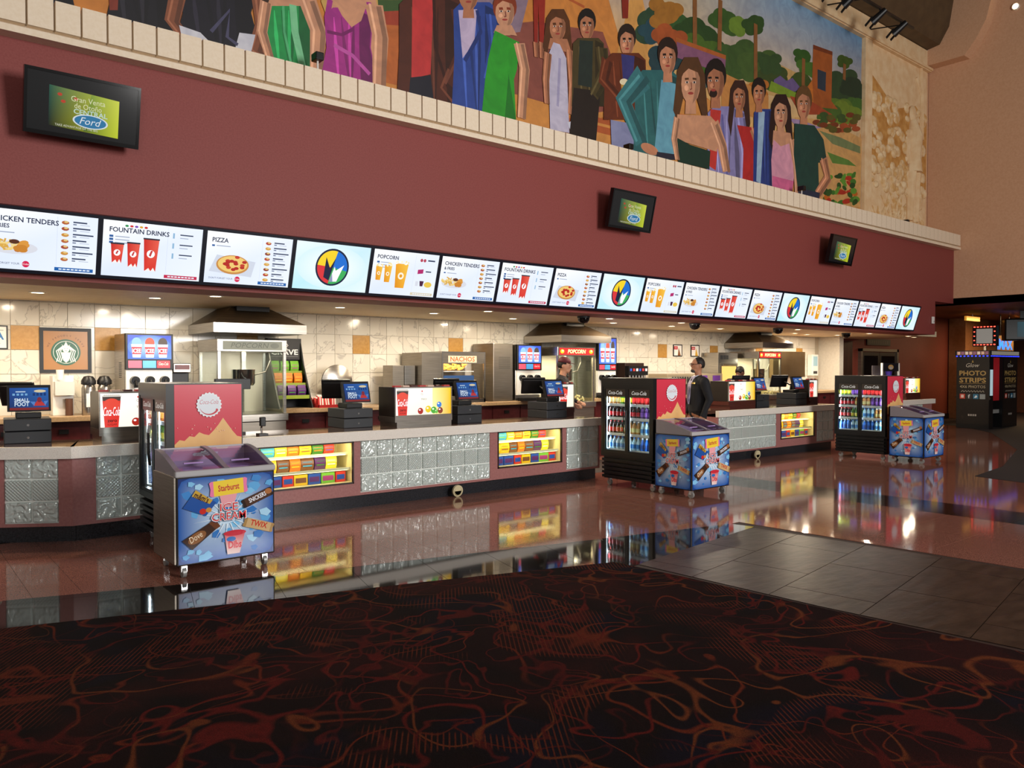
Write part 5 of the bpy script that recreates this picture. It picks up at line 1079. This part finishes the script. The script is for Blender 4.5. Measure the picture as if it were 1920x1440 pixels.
# framed pictures
def framed(x, z, w, h, label, fn, fw=.04, fm=BLACK):
    t = thing('framed_picture', label, 'picture', (x, 10.9, z)); MB().box(0, w, 0, .018, 0, fw).box(0, w, 0, .018, h-fw, h).box(0, fw, 0, .018, fw, h-fw).box(w-fw, w, 0, .018, fw, h-fw).build('frame', fm, t); a = Art(); fn(a, w-2*fw, h-2*fw); MB().box(fw, w-fw, .008, .014, fw, h-fw).build('backing', WHITE, t); a.build('print', GLOSSINK, t, (fw, .008, fw), off=.002)
def siren(a, w, h):
    a.rect(0, 0, w, h, '#a8743a'); cx, cy, r = w*.5, h*.45, h*.34
    for k, ch in enumerate('WE PROUDLY SERVE'):
        t = math.radians(158-k*9.1); 
        if ch != ' ': a.text(ch, cx+r*1.22*math.cos(t), cy+r*1.22*math.sin(t), r*.13, '#3a2412', rot=t-math.pi/2)
    a.ell(cx, cy, r, r, '#1f5a3c', 40); a.ell(cx, cy, r*.86, r*.86, '#f2f0e8', 36); a.ell(cx, cy, r*.83, r*.83, '#1f5a3c', 36)
    for s in (-1, 1):
        for q in (.36, .5, .64): a.stroke([(cx+s*r*.18, cy+r*.5), (cx+s*r*q, cy+r*.1), (cx+s*r*(q-.12), cy-r*.35), (cx+s*r*q, cy-r*.72)], r*.07, '#f2f0e8')
    a.ell(cx, cy+r*.28, r*.24, r*.3, '#f2f0e8', 20); a.poly([(cx-r*.3, cy+r*.6), (cx-r*.15, cy+r*.5), (cx, cy+r*.82), (cx+r*.15, cy+r*.5), (cx+r*.3, cy+r*.6), (cx+r*.2, cy+r*.45), (cx-r*.2, cy+r*.45)], '#f2f0e8')
    for s in (-1, 1): a.ell(cx+s*r*.09, cy+r*.3, r*.03, r*.02, '#1f5a3c', 8)
    a.stroke([(cx-r*.06, cy+r*.12), (cx+r*.06, cy+r*.12)], r*.03, '#1f5a3c'); a.poly([(cx-r*.28, cy-r*.0), (cx+r*.28, cy-r*.0), (cx+r*.2, cy-r*.6), (cx, cy-r*.8), (cx-r*.2, cy-r*.6)], '#f2f0e8')
framed(1.56, 1.59, .56, .55, 'framed brown picture with a round green mermaid emblem', siren)
framed(.93, 1.87, .31, .28, 'framed certificate with large blue letter A', lambda a, w, h: (a.rect(0, 0, w, h, '#f4f2ea'), a.text('A', w*.75, h*.4, h*.35, '#3a7ab8', bold=.03), a.rect(w*.1, h*.2, w*.7, .004, '#8a8a88'), a.rect(w*.1, h*.82, w*.8, .006, '#6a6a6a')), .015)
def cone(c2):
    def f(a, w, h): a.rect(0, 0, w, h, '#f0ece8'); a.rect(0, h*.6, w*.5, h*.3, '#c83a3a'); a.poly([(w*.5, 0), (w*.62, h*.8), (w*.9, 0)], c2); a.rect(w*.08, h*.72, w*.34, h*.05, '#e8e0e8')
    return f
framed(13.38, 1.9, .3, .26, 'small framed poster with brown cone next to the ochre tile', cone('#8a5a3a'), .02); framed(13.98, 1.9, .3, .26, 'small framed poster with yellow cone near the hood', cone('#d8a83a'), .02)
# long warmer, oven and steel panel behind the suited man
t = thing('food_warmer', 'long low beige food warmer with purple cards behind the suited man', 'warmer', (12.45, 10.3, 1.09)); MB().box(0, 1.85, 0, .5, .22, .44).build('body', mat('warmer_beige', '#a89a80', .4, .3), t, bevel=.01); MB().box(.02, 1.83, .03, .5, 0, .22).build('base', STEELD, t)
for x in (1.05, 1.5): MB().box(x, x+.26, -.006, 0, .25, .4).build('purple_card', mat('purple_card', '#6a3a9a', .4), t)
for k in range(8): MB().box(.15+k*.08, .2+k*.08, -.004, 0, .28, .38).build('vent_slot', DGREY, t)
t = thing('pizza_oven', 'lit glass fronted steel oven under the hood beside the popcorn machine', 'oven', (14.35, 10.42, 1.09)); w = .72
MB().box(0, w, .03, .48, 0, .9).build('body', STEEL, t, bevel=.008); dr_ = MB().box(.05, w-.05, .01, .03, .2, .66).build('oven_door', STEELD, t); MB().box(.1, w-.1, .004, .01, .25, .6).build('window', mat('warm_oven_glass', '#6a4a20', .1, emit='#ffcf70', es=1.2), dr_); MB().cyl((.1, -.02, .63), (w-.1, -.02, .63), .012).build('handle', CHROME, dr_)
for k in range(5): MB().box(.08+k*.06, .12+k*.06, .026, .03, .75, .84).build('vent_slot', DGREY, t)
t = thing('splash_guard', 'large plain reflective steel sheet on the tiles beside the popcorn machine', 'splash guard', (17.0, 10.78, 1.3)); MB().box(0, 1.45, 0, .11, .12, .76).build('sheet', noise_mat('warm_steel', '#b89a70', '#c9ad84', 2, .3, 1.), t, bevel=.006); MB().box(.0, 1.45, -.004, 0, .12, .135).build('lower_edge', STEEL, t)
t = thing('paper_dispenser', 'white paper towel dispenser on the pale end wall', 'dispenser', (18.75, 10.76, 1.45)); MB().box(0, .3, 0, .14, 0, .55).build('case', WHITE, t, bevel=.01); MB().box(.05, .25, -.004, 0, .25, .5).build('window', mat('bluish_window', '#9ac0d0', .2), t); MB().box(.06, .24, -.004, 0, .05, .12).build('slot', DGREY, t)
# downlights and dome cameras in the soffit
LAMPF = mat('downlight_face', '#fff6e0', .5, emit='#ffe6bc', es=14)
ring = MB().lathe([(.085, 0), (.085, -.006), (.062, -.008), (.06, 0)], n=24).mesh('trim_ring', WHITE); facem = MB().cyl((0, 0, -.002), (0, 0, -.004), .06, n=24).mesh('lamp_face', LAMPF)
for x, y in [(1.38, 9.72), (2.53, 9.61), (3.0, 8.95), (4.84, 9.56), (6.43, 9.71), (6.8, 8.88), (8.12, 9.93), (9.34, 8.93), (10.27, 9.73), (11.92, 9.76), (11.2, 8.95), (13.5, 9.79), (15.02, 8.95), (16.6, 9.97), (17.48, 10.17), (18.34, 9.87), (18.07, 8.94), (20.34, 9.06), (.2, 9.7), (21.2, 9.3)]:
    t = thing('recessed_downlight', 'round white recessed downlight in the cream soffit', 'downlight', (x, y, 2.46), 0, 'downlights in the soffit over the counters')
    obj('trim_ring', ring, t); obj('lamp_face', facem, t)
    lamp('downlight_beam', 'AREA', (0, 0, -.012), 24 if x < 19 else 9, (1., .84, .62), .11, None, (0, 0, 0), parent=t)
for x, y, wh in ((8.62, 8.8, 'before the hood behind the cashier'), (11.54, 8.92, 'above the suited man'), (14.28, 8.95, 'before the hood beside the steel splash guard'), (17.49, 9.2, 'above the short counter')):
    t = thing('dome_camera', 'black dome security camera under the soffit '+wh, 'camera', (x, y, 2.46), 0, 'dome cameras under the soffit'); MB().cyl((0, 0, 0), (0, 0, -.03), .1, n=20).build('base_ring', DGREY, t); MB().lathe([(.095, -.03), (.09, -.07), (.06, -.105), (.001, -.12)], n=20).build('dome', BLACKG, t, smooth=True)
# ---------------------------------------------------------------- people: primitives fused into one continuous skin
SKIN = {'tan': mat('skin_tan', '#b07a5c', .55), 'light': mat('skin_light', '#c08a6c', .55), 'dark': mat('skin_dark', '#6a4430', .55)}
def capsule(b, p, q, r0, r1, n=12):
    p, q = Vector(p), Vector(q); b.tube([p, p.lerp(q, .33), p.lerp(q, .67), q], [r0, r0+(r1-r0)*.33, r0+(r1-r0)*.67, r1], n); b.ell(p, (r0,)*3, n); b.ell(q, (r1,)*3, n)
def person(name_label, loc, rz, top, trousers, skin, bend=0., armR=None, armL=None, bulk=1., head_turn=0., hair='#1c1512', extras=None):
    t = thing('person', name_label, 'person', loc, rz)
    piv = Vector((0, 0, .98)); RB = Matrix.Rotation(bend, 3, 'X')          # bend > 0 leans towards -Y, the way the person faces
    def U(p): p = Vector(p); return piv+RB @ (p-piv)
    RH = Matrix.Rotation(head_turn, 3, 'Z'); hc = Vector((0, 0, 1.66))
    def Hd(p): return U(hc+RH @ (Vector(p)-hc))
    b = MB(); k = bulk
    def blob(c, r, f=U):
        e = MB().ell((0, 0, 0), r, 16); M_ = RB if f is U else RB @ RH
        b.add([f(c)+M_ @ Vector(v) for v in e.v], e.f)
    b.ell((0, 0, .98), (.18*k, .125*k, .13), 16)
    rings = [(.9, .16, .11), (.98, .178, .122), (1.08, .176, .124), (1.2, .182, .13), (1.32, .196, .134), (1.4, .195, .125), (1.47, .15, .1), (1.51, .07, .065)]; vs = []
    for z, rx, ry in rings: vs += [U((rx*k*math.cos(2*math.pi*i/20), ry*k*math.sin(2*math.pi*i/20), z)) for i in range(20)]
    b.add(vs, [(i*20+j, i*20+(j+1) % 20, (i+1)*20+(j+1) % 20, (i+1)*20+j) for i in range(len(rings)-1) for j in range(20)]+[tuple(range(20))[::-1], tuple(range(140, 160))])
    capsule(b, U((-.15*k, 0, 1.45)), U((.15*k, 0, 1.45)), .075, .075); capsule(b, U((0, .01, 1.48)), U((0, -.005, 1.6)), .06, .055)
    blob((0, -.015, 1.695), (.074, .096, .118), Hd); blob((0, -.06, 1.615), (.05, .045, .04), Hd); blob((0, -.112, 1.685), (.014, .02, .026), Hd); blob((0, -.108, 1.635), (.026, .012, .008), Hd)
    for s in (-1, 1): blob((s*.076, .005, 1.685), (.012, .022, .032), Hd); blob((s*.03, -.1, 1.725), (.02, .012, .008), Hd)
    hands = []
    for s, arm_ in ((-1, armR), (1, armL)):
        sh, el, wr = arm_ or ((s*.2*k, 0, 1.43), (s*.255*k, .03, 1.16), (s*.25*k, -.06, .92))
        sh, el, wr = U(sh), U(el), U(wr); capsule(b, sh, el, .066*k, .052*k); capsule(b, el, wr, .05*k, .034)
        d = (wr-el).normalized(); side = d.orthogonal().normalized(); up = d.cross(side)
        palm = wr+d*.055; capsule(b, wr+d*.02, wr+d*.08, .028, .03); hands.append((wr, d))
        for f, L in ((-.027, .062), (-.009, .075), (.009, .072), (.027, .056)):
            k0 = wr+d*.09+side*f; k1 = k0+d*L*.55; k2 = k1+(d*.6+up*.6)*L*.5; capsule(b, k0, k1, .0105, .0095, 8); capsule(b, k1, k2, .0095, .008, 8)
        th = wr+d*.035+side*.028; capsule(b, th, th+d*.035+side*.022, .012, .0105, 8); capsule(b, th+d*.035+side*.022, th+d*.065+side*.02+up*.01, .0105, .009, 8)
    for s in (-1, 1):
        capsule(b, (s*.095, 0, .94), (s*.1, -.015, .5), .092*k, .062); capsule(b, (s*.1, -.015, .5), (s*.1, .02, .1), .058, .045); b.ell((s*.1, -.05, .05), (.048, .13, .048), 12)
    me = b.mesh('p', SKIN[skin]); o = bpy.data.objects.new('body', me); COL.objects.link(o)
    r = o.modifiers.new('fuse', 'REMESH'); r.mode = 'VOXEL'; r.voxel_size = .0095
    sm = o.modifiers.new('smooth', 'SMOOTH'); sm.factor = .5; sm.iterations = 4
    bpy.context.view_layer.update(); dg = bpy.context.evaluated_depsgraph_get()
    m2 = bpy.data.meshes.new_from_object(o.evaluated_get(dg)); bpy.data.objects.remove(o)
    m2.materials.clear()
    for x in (SKIN[skin], top, trousers, mat('black_shoe', '#0c0b0b', .3)): m2.materials.append(x)
    neck = U((0, .01, 1.535)); nd = RB @ Vector((0, -.25, 1)).normalized(); ids = []
    for p in m2.polygons:
        c = p.center; i = 1
        if (c-neck).dot(nd) > 0 and (c-U((0, 0, 1.65))).length < .25: i = 0
        elif any((c-w).dot(d) > .01 and (c-w).length < .24 for w, d in hands): i = 0
        elif c.z < .09: i = 3
        elif c.z < .86 and abs(c.x) < .2: i = 2
        ids.append(i)
    m2.polygons.foreach_set('material_index', ids); m2.polygons.foreach_set('use_smooth', [True]*len(m2.polygons))
    body = obj('body', m2, t)
    e = MB().ell((0, .012, 1.715), (.083, .1, .112), 20); keep = []
    for f in e.f:
        c = sum((Vector(e.v[i]) for i in f), Vector())/len(f)
        if not (c.y < -.055 and c.z < 1.765) and c.z > 1.64 and not (c.y < .0 and c.z < 1.70): keep.append(f)
    hb = MB(); hb.add([Hd(v) for v in e.v], keep); ho = hb.build('hair', mat('hair '+hair, hair, .6), t, smooth=True)
    so = ho.modifiers.new('thick', 'SOLIDIFY'); so.thickness = .012
    for s in (-1, 1):
        ey = MB().ell(Hd((s*.03, -.1, 1.708)), (.009, .006, .006), 8).build('eye', mat('eye_dark', '#120c0a', .2), t)
    if extras: extras(t, U, Hd, RB, RH)
    return t
SUIT = noise_mat('black_suit_cloth', '#101014', '#1a1a20', 200, .8)
def suit_extras(t, U, Hd, RB, RH):
    def patch(name, pts, m, off=.0):
        b = MB(); n = len(pts); vs = [U(p) for p in pts]; b.add(vs+[v+RB @ Vector((0, .02, 0)) for v in vs], [tuple(range(n)), tuple(range(n, 2*n))[::-1]]+[(i, (i+1) % n, n+(i+1) % n, n+i) for i in range(n)]); b.build(name, m, t)
    patch('shirt_front', [(-.05, -.085, 1.52), (.05, -.085, 1.52), (.058, -.15, 1.4), (.035, -.168, 1.2), (.0, -.166, 1.08), (-.035, -.168, 1.2), (-.058, -.15, 1.4)], mat('lilac_shirt', '#b8b0c8', .7))
    patch('tie', [(-.014, -.1, 1.5), (.014, -.1, 1.5), (.03, -.175, 1.3), (.026, -.182, 1.15), (0, -.18, 1.1), (-.026, -.182, 1.15), (-.03, -.175, 1.3)], mat('purple_grey_tie', '#6a6078', .6))
    patch('name_tag', [(.08, -.15, 1.4), (.14, -.138, 1.4), (.14, -.136, 1.425), (.08, -.148, 1.425)], mat('gold_tag', '#b89a50', .3, .6))
    patch('shirt_collar', [(-.065, -.03, 1.54), (.065, -.03, 1.54), (.06, -.075, 1.515), (0, -.1, 1.485), (-.06, -.075, 1.515)], mat('white_collar', '#d0d4e4', .6))
    g = MB()
    for s in (-1, 1):
        pts = [Hd((s*.034+.024*math.cos(a), -.118, 1.708+.018*math.sin(a))) for a in [2*math.pi*k/12 for k in range(13)]]; g.tube(pts, .003, 6); g.tube([Hd((s*.058, -.116, 1.71)), Hd((s*.078, -.05, 1.71)), Hd((s*.078, .01, 1.7))], .003, 6)
    g.tube([Hd((-.01, -.118, 1.712)), Hd((.01, -.118, 1.712))], .003, 6); g.build('spectacles', mat('spectacle_frame', '#3a1a1a', .3), t)
    e = MB().ell((0, -.075, 1.605), (.042, .05, .032), 14); b = MB(); b.add([Hd(v) for v in e.v], e.f); b.build('beard', mat('grey_beard', '#4a4440', .8), t, smooth=True)
person('man in dark suit with tie and spectacles standing in the gap between counters', (10.12, 7.75, 0), math.radians(243), SUIT, SUIT, 'tan', bulk=1.16, extras=suit_extras, armL=((.23, 0, 1.43), (.3, .05, 1.16), (.27, -.06, .9)))
def cap_extras(t, U, Hd, RB, RH):
    e = MB().ell((0, .0, 1.745), (.09, .11, .095), 20); k = [f for f in e.f if sum(e.v[i][2] for i in f)/len(f) > 1.735]; b = MB(); b.add([Hd(v) for v in e.v], k)
    o = b.build('cap', mat('maroon_cap', '#5a1c24', .7), t, smooth=True); o.modifiers.new('thick', 'SOLIDIFY').thickness = .008
    pts = [(-.075, -.07, 1.745)]+[(.085*math.sin(a), -.075-.1*math.cos(a), 1.742-.012*math.cos(a)) for a in [math.radians(-80+20*j) for j in range(9)]]+[(.075, -.07, 1.745)]
    b = MB(); n = len(pts); vs = [Hd(p) for p in pts]; b.add(vs+[v+Vector((0, 0, .008)) for v in vs], [tuple(range(n)), tuple(range(n, 2*n))[::-1]]+[(i, (i+1) % n, n+(i+1) % n, n+i) for i in range(n)]); b.build('cap_peak', mat('maroon_cap'), t)
BLKSHIRT = noise_mat('black_shirt', '#121013', '#1c191d', 150, .85)
person('cashier in black shirt and maroon cap standing behind the register', (8.62, 9.35, 0), math.radians(40), BLKSHIRT, mat('black_trousers', '#141416', .8), 'light', bend=.1, extras=cap_extras,
       armR=((-.2, 0, 1.43), (-.25, -.02, 1.17), (-.2, -.24, 1.1)), armL=((.2, 0, 1.43), (.26, .0, 1.17), (.2, -.25, 1.12)))
person('worker in black bending over beside the lit popcorn machine', (13.45, 9.62, 0), math.radians(82), BLKSHIRT, mat('black_trousers'), 'dark', bend=.62, hair='#120d0b',
       armR=((-.2, 0, 1.43), (-.25, -.2, 1.35), (-.18, -.42, 1.45)), armL=((.2, 0, 1.43), (.26, -.18, 1.3), (.2, -.38, 1.35)))

# ---------------------------------------------------------------- lobby beyond the beige wall
def booth_art(a, w, h):
    a.rect(0, 0, w, h, '#1c1613')
    for k in range(20): a.ell(R.uniform(0, w), R.uniform(0, h), R.uniform(.01, .05), R.uniform(.02, .09), R.choice(['#241d19', '#2a221c', '#171210']), 10, R.uniform(0, 3))
    a.text('Glow', w*.5, h*.86, h*.06, '#d8d0c0', w*.42, shear=.3); a.poly([(w*.5, h*.97), (w*.53, h*.93), (w*.47, h*.93)], '#b89a50')
    for s_, y, hh in (('PHOTO', .735, .07), ('STRIPS', .63, .07)): a.text(s_, w*.5, h*y, h*hh, '#b8985a', w*.84, bold=.03)
    a.rect(w*.08, h*.61, w*.84, h*.004, '#b8985a'); a.text('4X6 PHOTOS', w*.5, h*.545, h*.04, '#b8a888', w*.8, bold=.01); a.stroke([(w*(.14+.03*k), h*(.495+.012*((k*7) % 3-1))) for k in range(25)], h*.006, '#d0c8b8')
    for k, c in enumerate(('#c84a3a', '#3a3a3a', '#3a7a9a', '#9aa0a0')): a.rect(w*(.1+.21*k), h*.38, w*.17, h*.075, c)
    a.rect(w*.14, h*.395, w*.09, h*.045, '#f0d8d0'); a.text('f', w*.395, h*.39, h*.055, '#e8e8e8', bold=.03); a.poly([(w*.55, h*.4), (w*.62, h*.44), (w*.66, h*.41), (w*.6, h*.395)], '#e8f0f4')
    for k in range(4): a.rect(w*(.37+.07*k), h*.12, w*.05, h*.03, '#a8a098')
bt = thing('photo_booth', 'dark photo booth with gold lettering, red curtain and blue light strip', 'photo booth', (23.2, 8.2, .005))
MB().box(0, .28, 0, .82, .0, 1.95).build('left_cabinet', BLACK, bt); MB().box(1.0, 2.1, .02, .82, .0, 1.95).build('right_cabinet', BLACK, bt); MB().box(.28, 1.0, .5, .82, .0, 1.95).build('back_wall', BLACK, bt); MB().box(.28, 1.0, .1, .5, .4, .5).build('bench', GREYP, bt); MB().box(.06, .22, -.012, 0, .9, 1.6).build('control_screen', mat('booth_screen', '#9ab0b8', .3, emit='#b8d0d8', es=.6), bt)
MB().box(-.03, 2.13, -.03, .85, 1.95, 2.12).build('canopy', BLACK, bt)
a = Art(); booth_art(a, .8, 1.8); a.build('printed_side', INK, bt, (0, .81, .12), FX, ZV, off=.003)
a = Art(); booth_art(a, 1.0, 1.8); a.build('printed_front', INK, bt, (1.05, .02, .12), off=.003)
cu = MB(); n = 24; pts = [(.3+.68*i/n, .1+.02*math.sin(i*1.6)) for i in range(n+1)]
for (p, q) in zip(pts[:-1], pts[1:]): cu.add([(p[0], p[1], .75), (q[0], q[1], .75), (q[0], q[1], 1.93), (p[0], p[1], 1.93)], [(0, 1, 2, 3)])
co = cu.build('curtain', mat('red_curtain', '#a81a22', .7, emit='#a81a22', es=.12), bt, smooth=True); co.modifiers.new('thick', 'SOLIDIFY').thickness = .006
BLED = mat('blue_led', '#2030ff', .4, emit='#2a35ff', es=4); RLED = mat('red_led', '#ff3020', .4, emit='#ff4030', es=6)
for k in range(9): MB().box(-.037, -.03, .02+k*.095, .06+k*.095, 1.955, 1.98).build('blue_bulb', BLED, bt)
for k in range(20): MB().box(.02+k*.105, .06+k*.105, -.037, -.03, 1.955, 1.98).build('blue_bulb', BLED, bt)
a = Art(); a.rect(0, 0, .8, .1, '#6a4a48')
for k in range(8): a.rect(.02+k*.1, .01, .07, .08, ('#c8a088', '#8a5a6a', '#d8c0a8')[k % 3])
a.build('photo_strip_band', ink_mat('strip_glow', .5), bt, (-.03, .81, 2.0), FX, ZV, off=.003)
a = Art(); a.rect(0, 0, 2.0, .1, '#8a8478'); a.build('photo_strip_band', ink_mat('strip_glow'), bt, (.05, -.03, 2.0), off=.003)
ts = thing('booth_topper', 'square sign edged with red bulbs standing on top of the photo booth', 'sign', (23.75, 8.5, 2.127))
MB().box(-.03, .03, -.03, .03, 0, .12).build('post', CHROME, ts); MB().box(-.08, .08, -.3, .3, .12, .68).build('box', BLACK, ts); MB().box(-.09, -.08, -.2, .2, .2, .6).build('face', mat('grey_sign_face', '#a8a49c', .4, emit='#b8b4ac', es=.25), ts)
for k in range(7):
    for z in (.15, .64): MB().box(-.092, -.08, -.27+k*.083, -.23+k*.083, z, z+.025).build('red_bulb', RLED, ts)
for z in (.27, .39, .51):
    for y in (-.27, .24): MB().box(-.092, -.08, y, y+.03, z, z+.025).build('red_bulb', RLED, ts)
sg = thing('cinema_sign', 'tan board with glowing blue IMAX letters behind the photo booth', 'sign', (26.35, 9.0, 2.1)); MB().cyl((0, .03, .5), (0, .03, 1.16), .012).build('hanging_rod', BLACK, sg); MB().cyl((.7, .03, .5), (.7, .03, 1.16), .012).build('hanging_rod', BLACK, sg); MB().box(-.3, 1.0, 0, .06, -.1, .52).build('board', mat('tan_board', '#7a5a34', .5), sg)
Art().text('IMAX', .3, 0, .3, '#2a6cff', 1.2, bold=.03).build('lettering', ink_mat('blue_neon', 3.0), sg, (0, 0, .12), off=.004)
tv = thing('lobby_television', 'bulky black television hanging from the lobby ceiling beside the blue sign', 'television', (24.7, 8.35, 2.42), math.radians(-62)); MB().box(0, 1.3, 0, .5, 0, .62).build('case', BLACK, tv, bevel=.04); MB().box(.4, .9, .2, .3, .62, .84).build('hanger', BLACK, tv)
a = Art(); a.poly([(0, 0), (.75, 0), (.75, .42), (0, .42)], ['#12303a', '#1f5a6a', '#2a6a7a', '#18424e']); a.poly([(.2, .05), (.4, .35), (.5, .1)], '#5aa0b0'); a.build('screen', ink_mat('lobby_tv_glow', .7), tv, (.3, 0, .1), off=.004)
ex = thing('brass_sign', 'small glowing brass sign hanging below the lobby ceiling', 'sign', (25.1, 9.5, 3.06)); MB().box(0, 1.0, 0, .06, 0, .13).build('plate', mat('lit_brass', '#c89030', .3, .5, emit='#ffb040', es=.5), ex); MB().cyl((.5, .03, .13), (.5, .03, .2), .015).build('rod', CHROME, ex)
struct(MB().box(27.4, 31, 10.4, 10.9, 0, 3.26).build('wall_column', noise_mat('tan_lobby_column', '#8a5a36', '#966440', 10, .6)))
wsl = struct(MB().box(28, 33, 9.2, 9.26, 2.9, 3.24).build('trim_wood_slats', noise_mat('lit_wood', '#a8662a', '#b87838', 8, .5, stretch=(6, 1, .3))))
lamp('lobby_cove_light', 'AREA', (27.5, 8.6, 3.22), 130, (1., .68, .35), 2.5, .5, (0, 0, 0))
# rack on the short counter
t = thing('snack_stand', 'white framed snack stand with dark arched header on the short counter', 'stand', (18.75, 8.95, .91))
for x in (0, .86): MB().box(x, x+.04, 0, .04, 0, .86).build('post', WHITE, t)
MB().box(.04, .86, .0, .3, .52, .54).build('shelf', WHITE, t); MB().box(.04, .86, .26, .28, .05, .8).build('back_panel', mat('stand_back', '#4a4448', .5), t); h_ = MB().box(.04, .86, .01, .03, .66, .86).build('header', mat('navy_header', '#15161f', .4), t)
a = Art(); a.ell(.41, .1, .14, .06, '#c8a060', 24); a.ell(.41, .08, .09, .035, '#b8b0a8', 20); a.build('emblem', INK, h_, (.04, .01, .66), off=.003)
o = thing('purple_cup', 'purple plastic cup on the white snack stand', 'cup', (19.35, 9.08, 1.45)); MB().lathe([(.06, 0), (.085, .16), (.08, .16), (.055, .01)], n=16).build('cup', mat('purple_plastic', '#3a2a8a', .3), o); MB().lathe([(.086, .16), (.086, .175), (.001, .19)], n=16).build('lid', mat('purple_plastic'), o)
t = thing('alarm_box', 'small white box on the end of the red soffit', 'box', (19.82, 8.29, 2.72)); MB().box(0, .1, -.04, 0, 0, .17).build('case', WHITE, t, bevel=.01); MB().cyl((.05, -.044, .05), (.05, -.04, .05), .02).build('lens', GREYP, t)
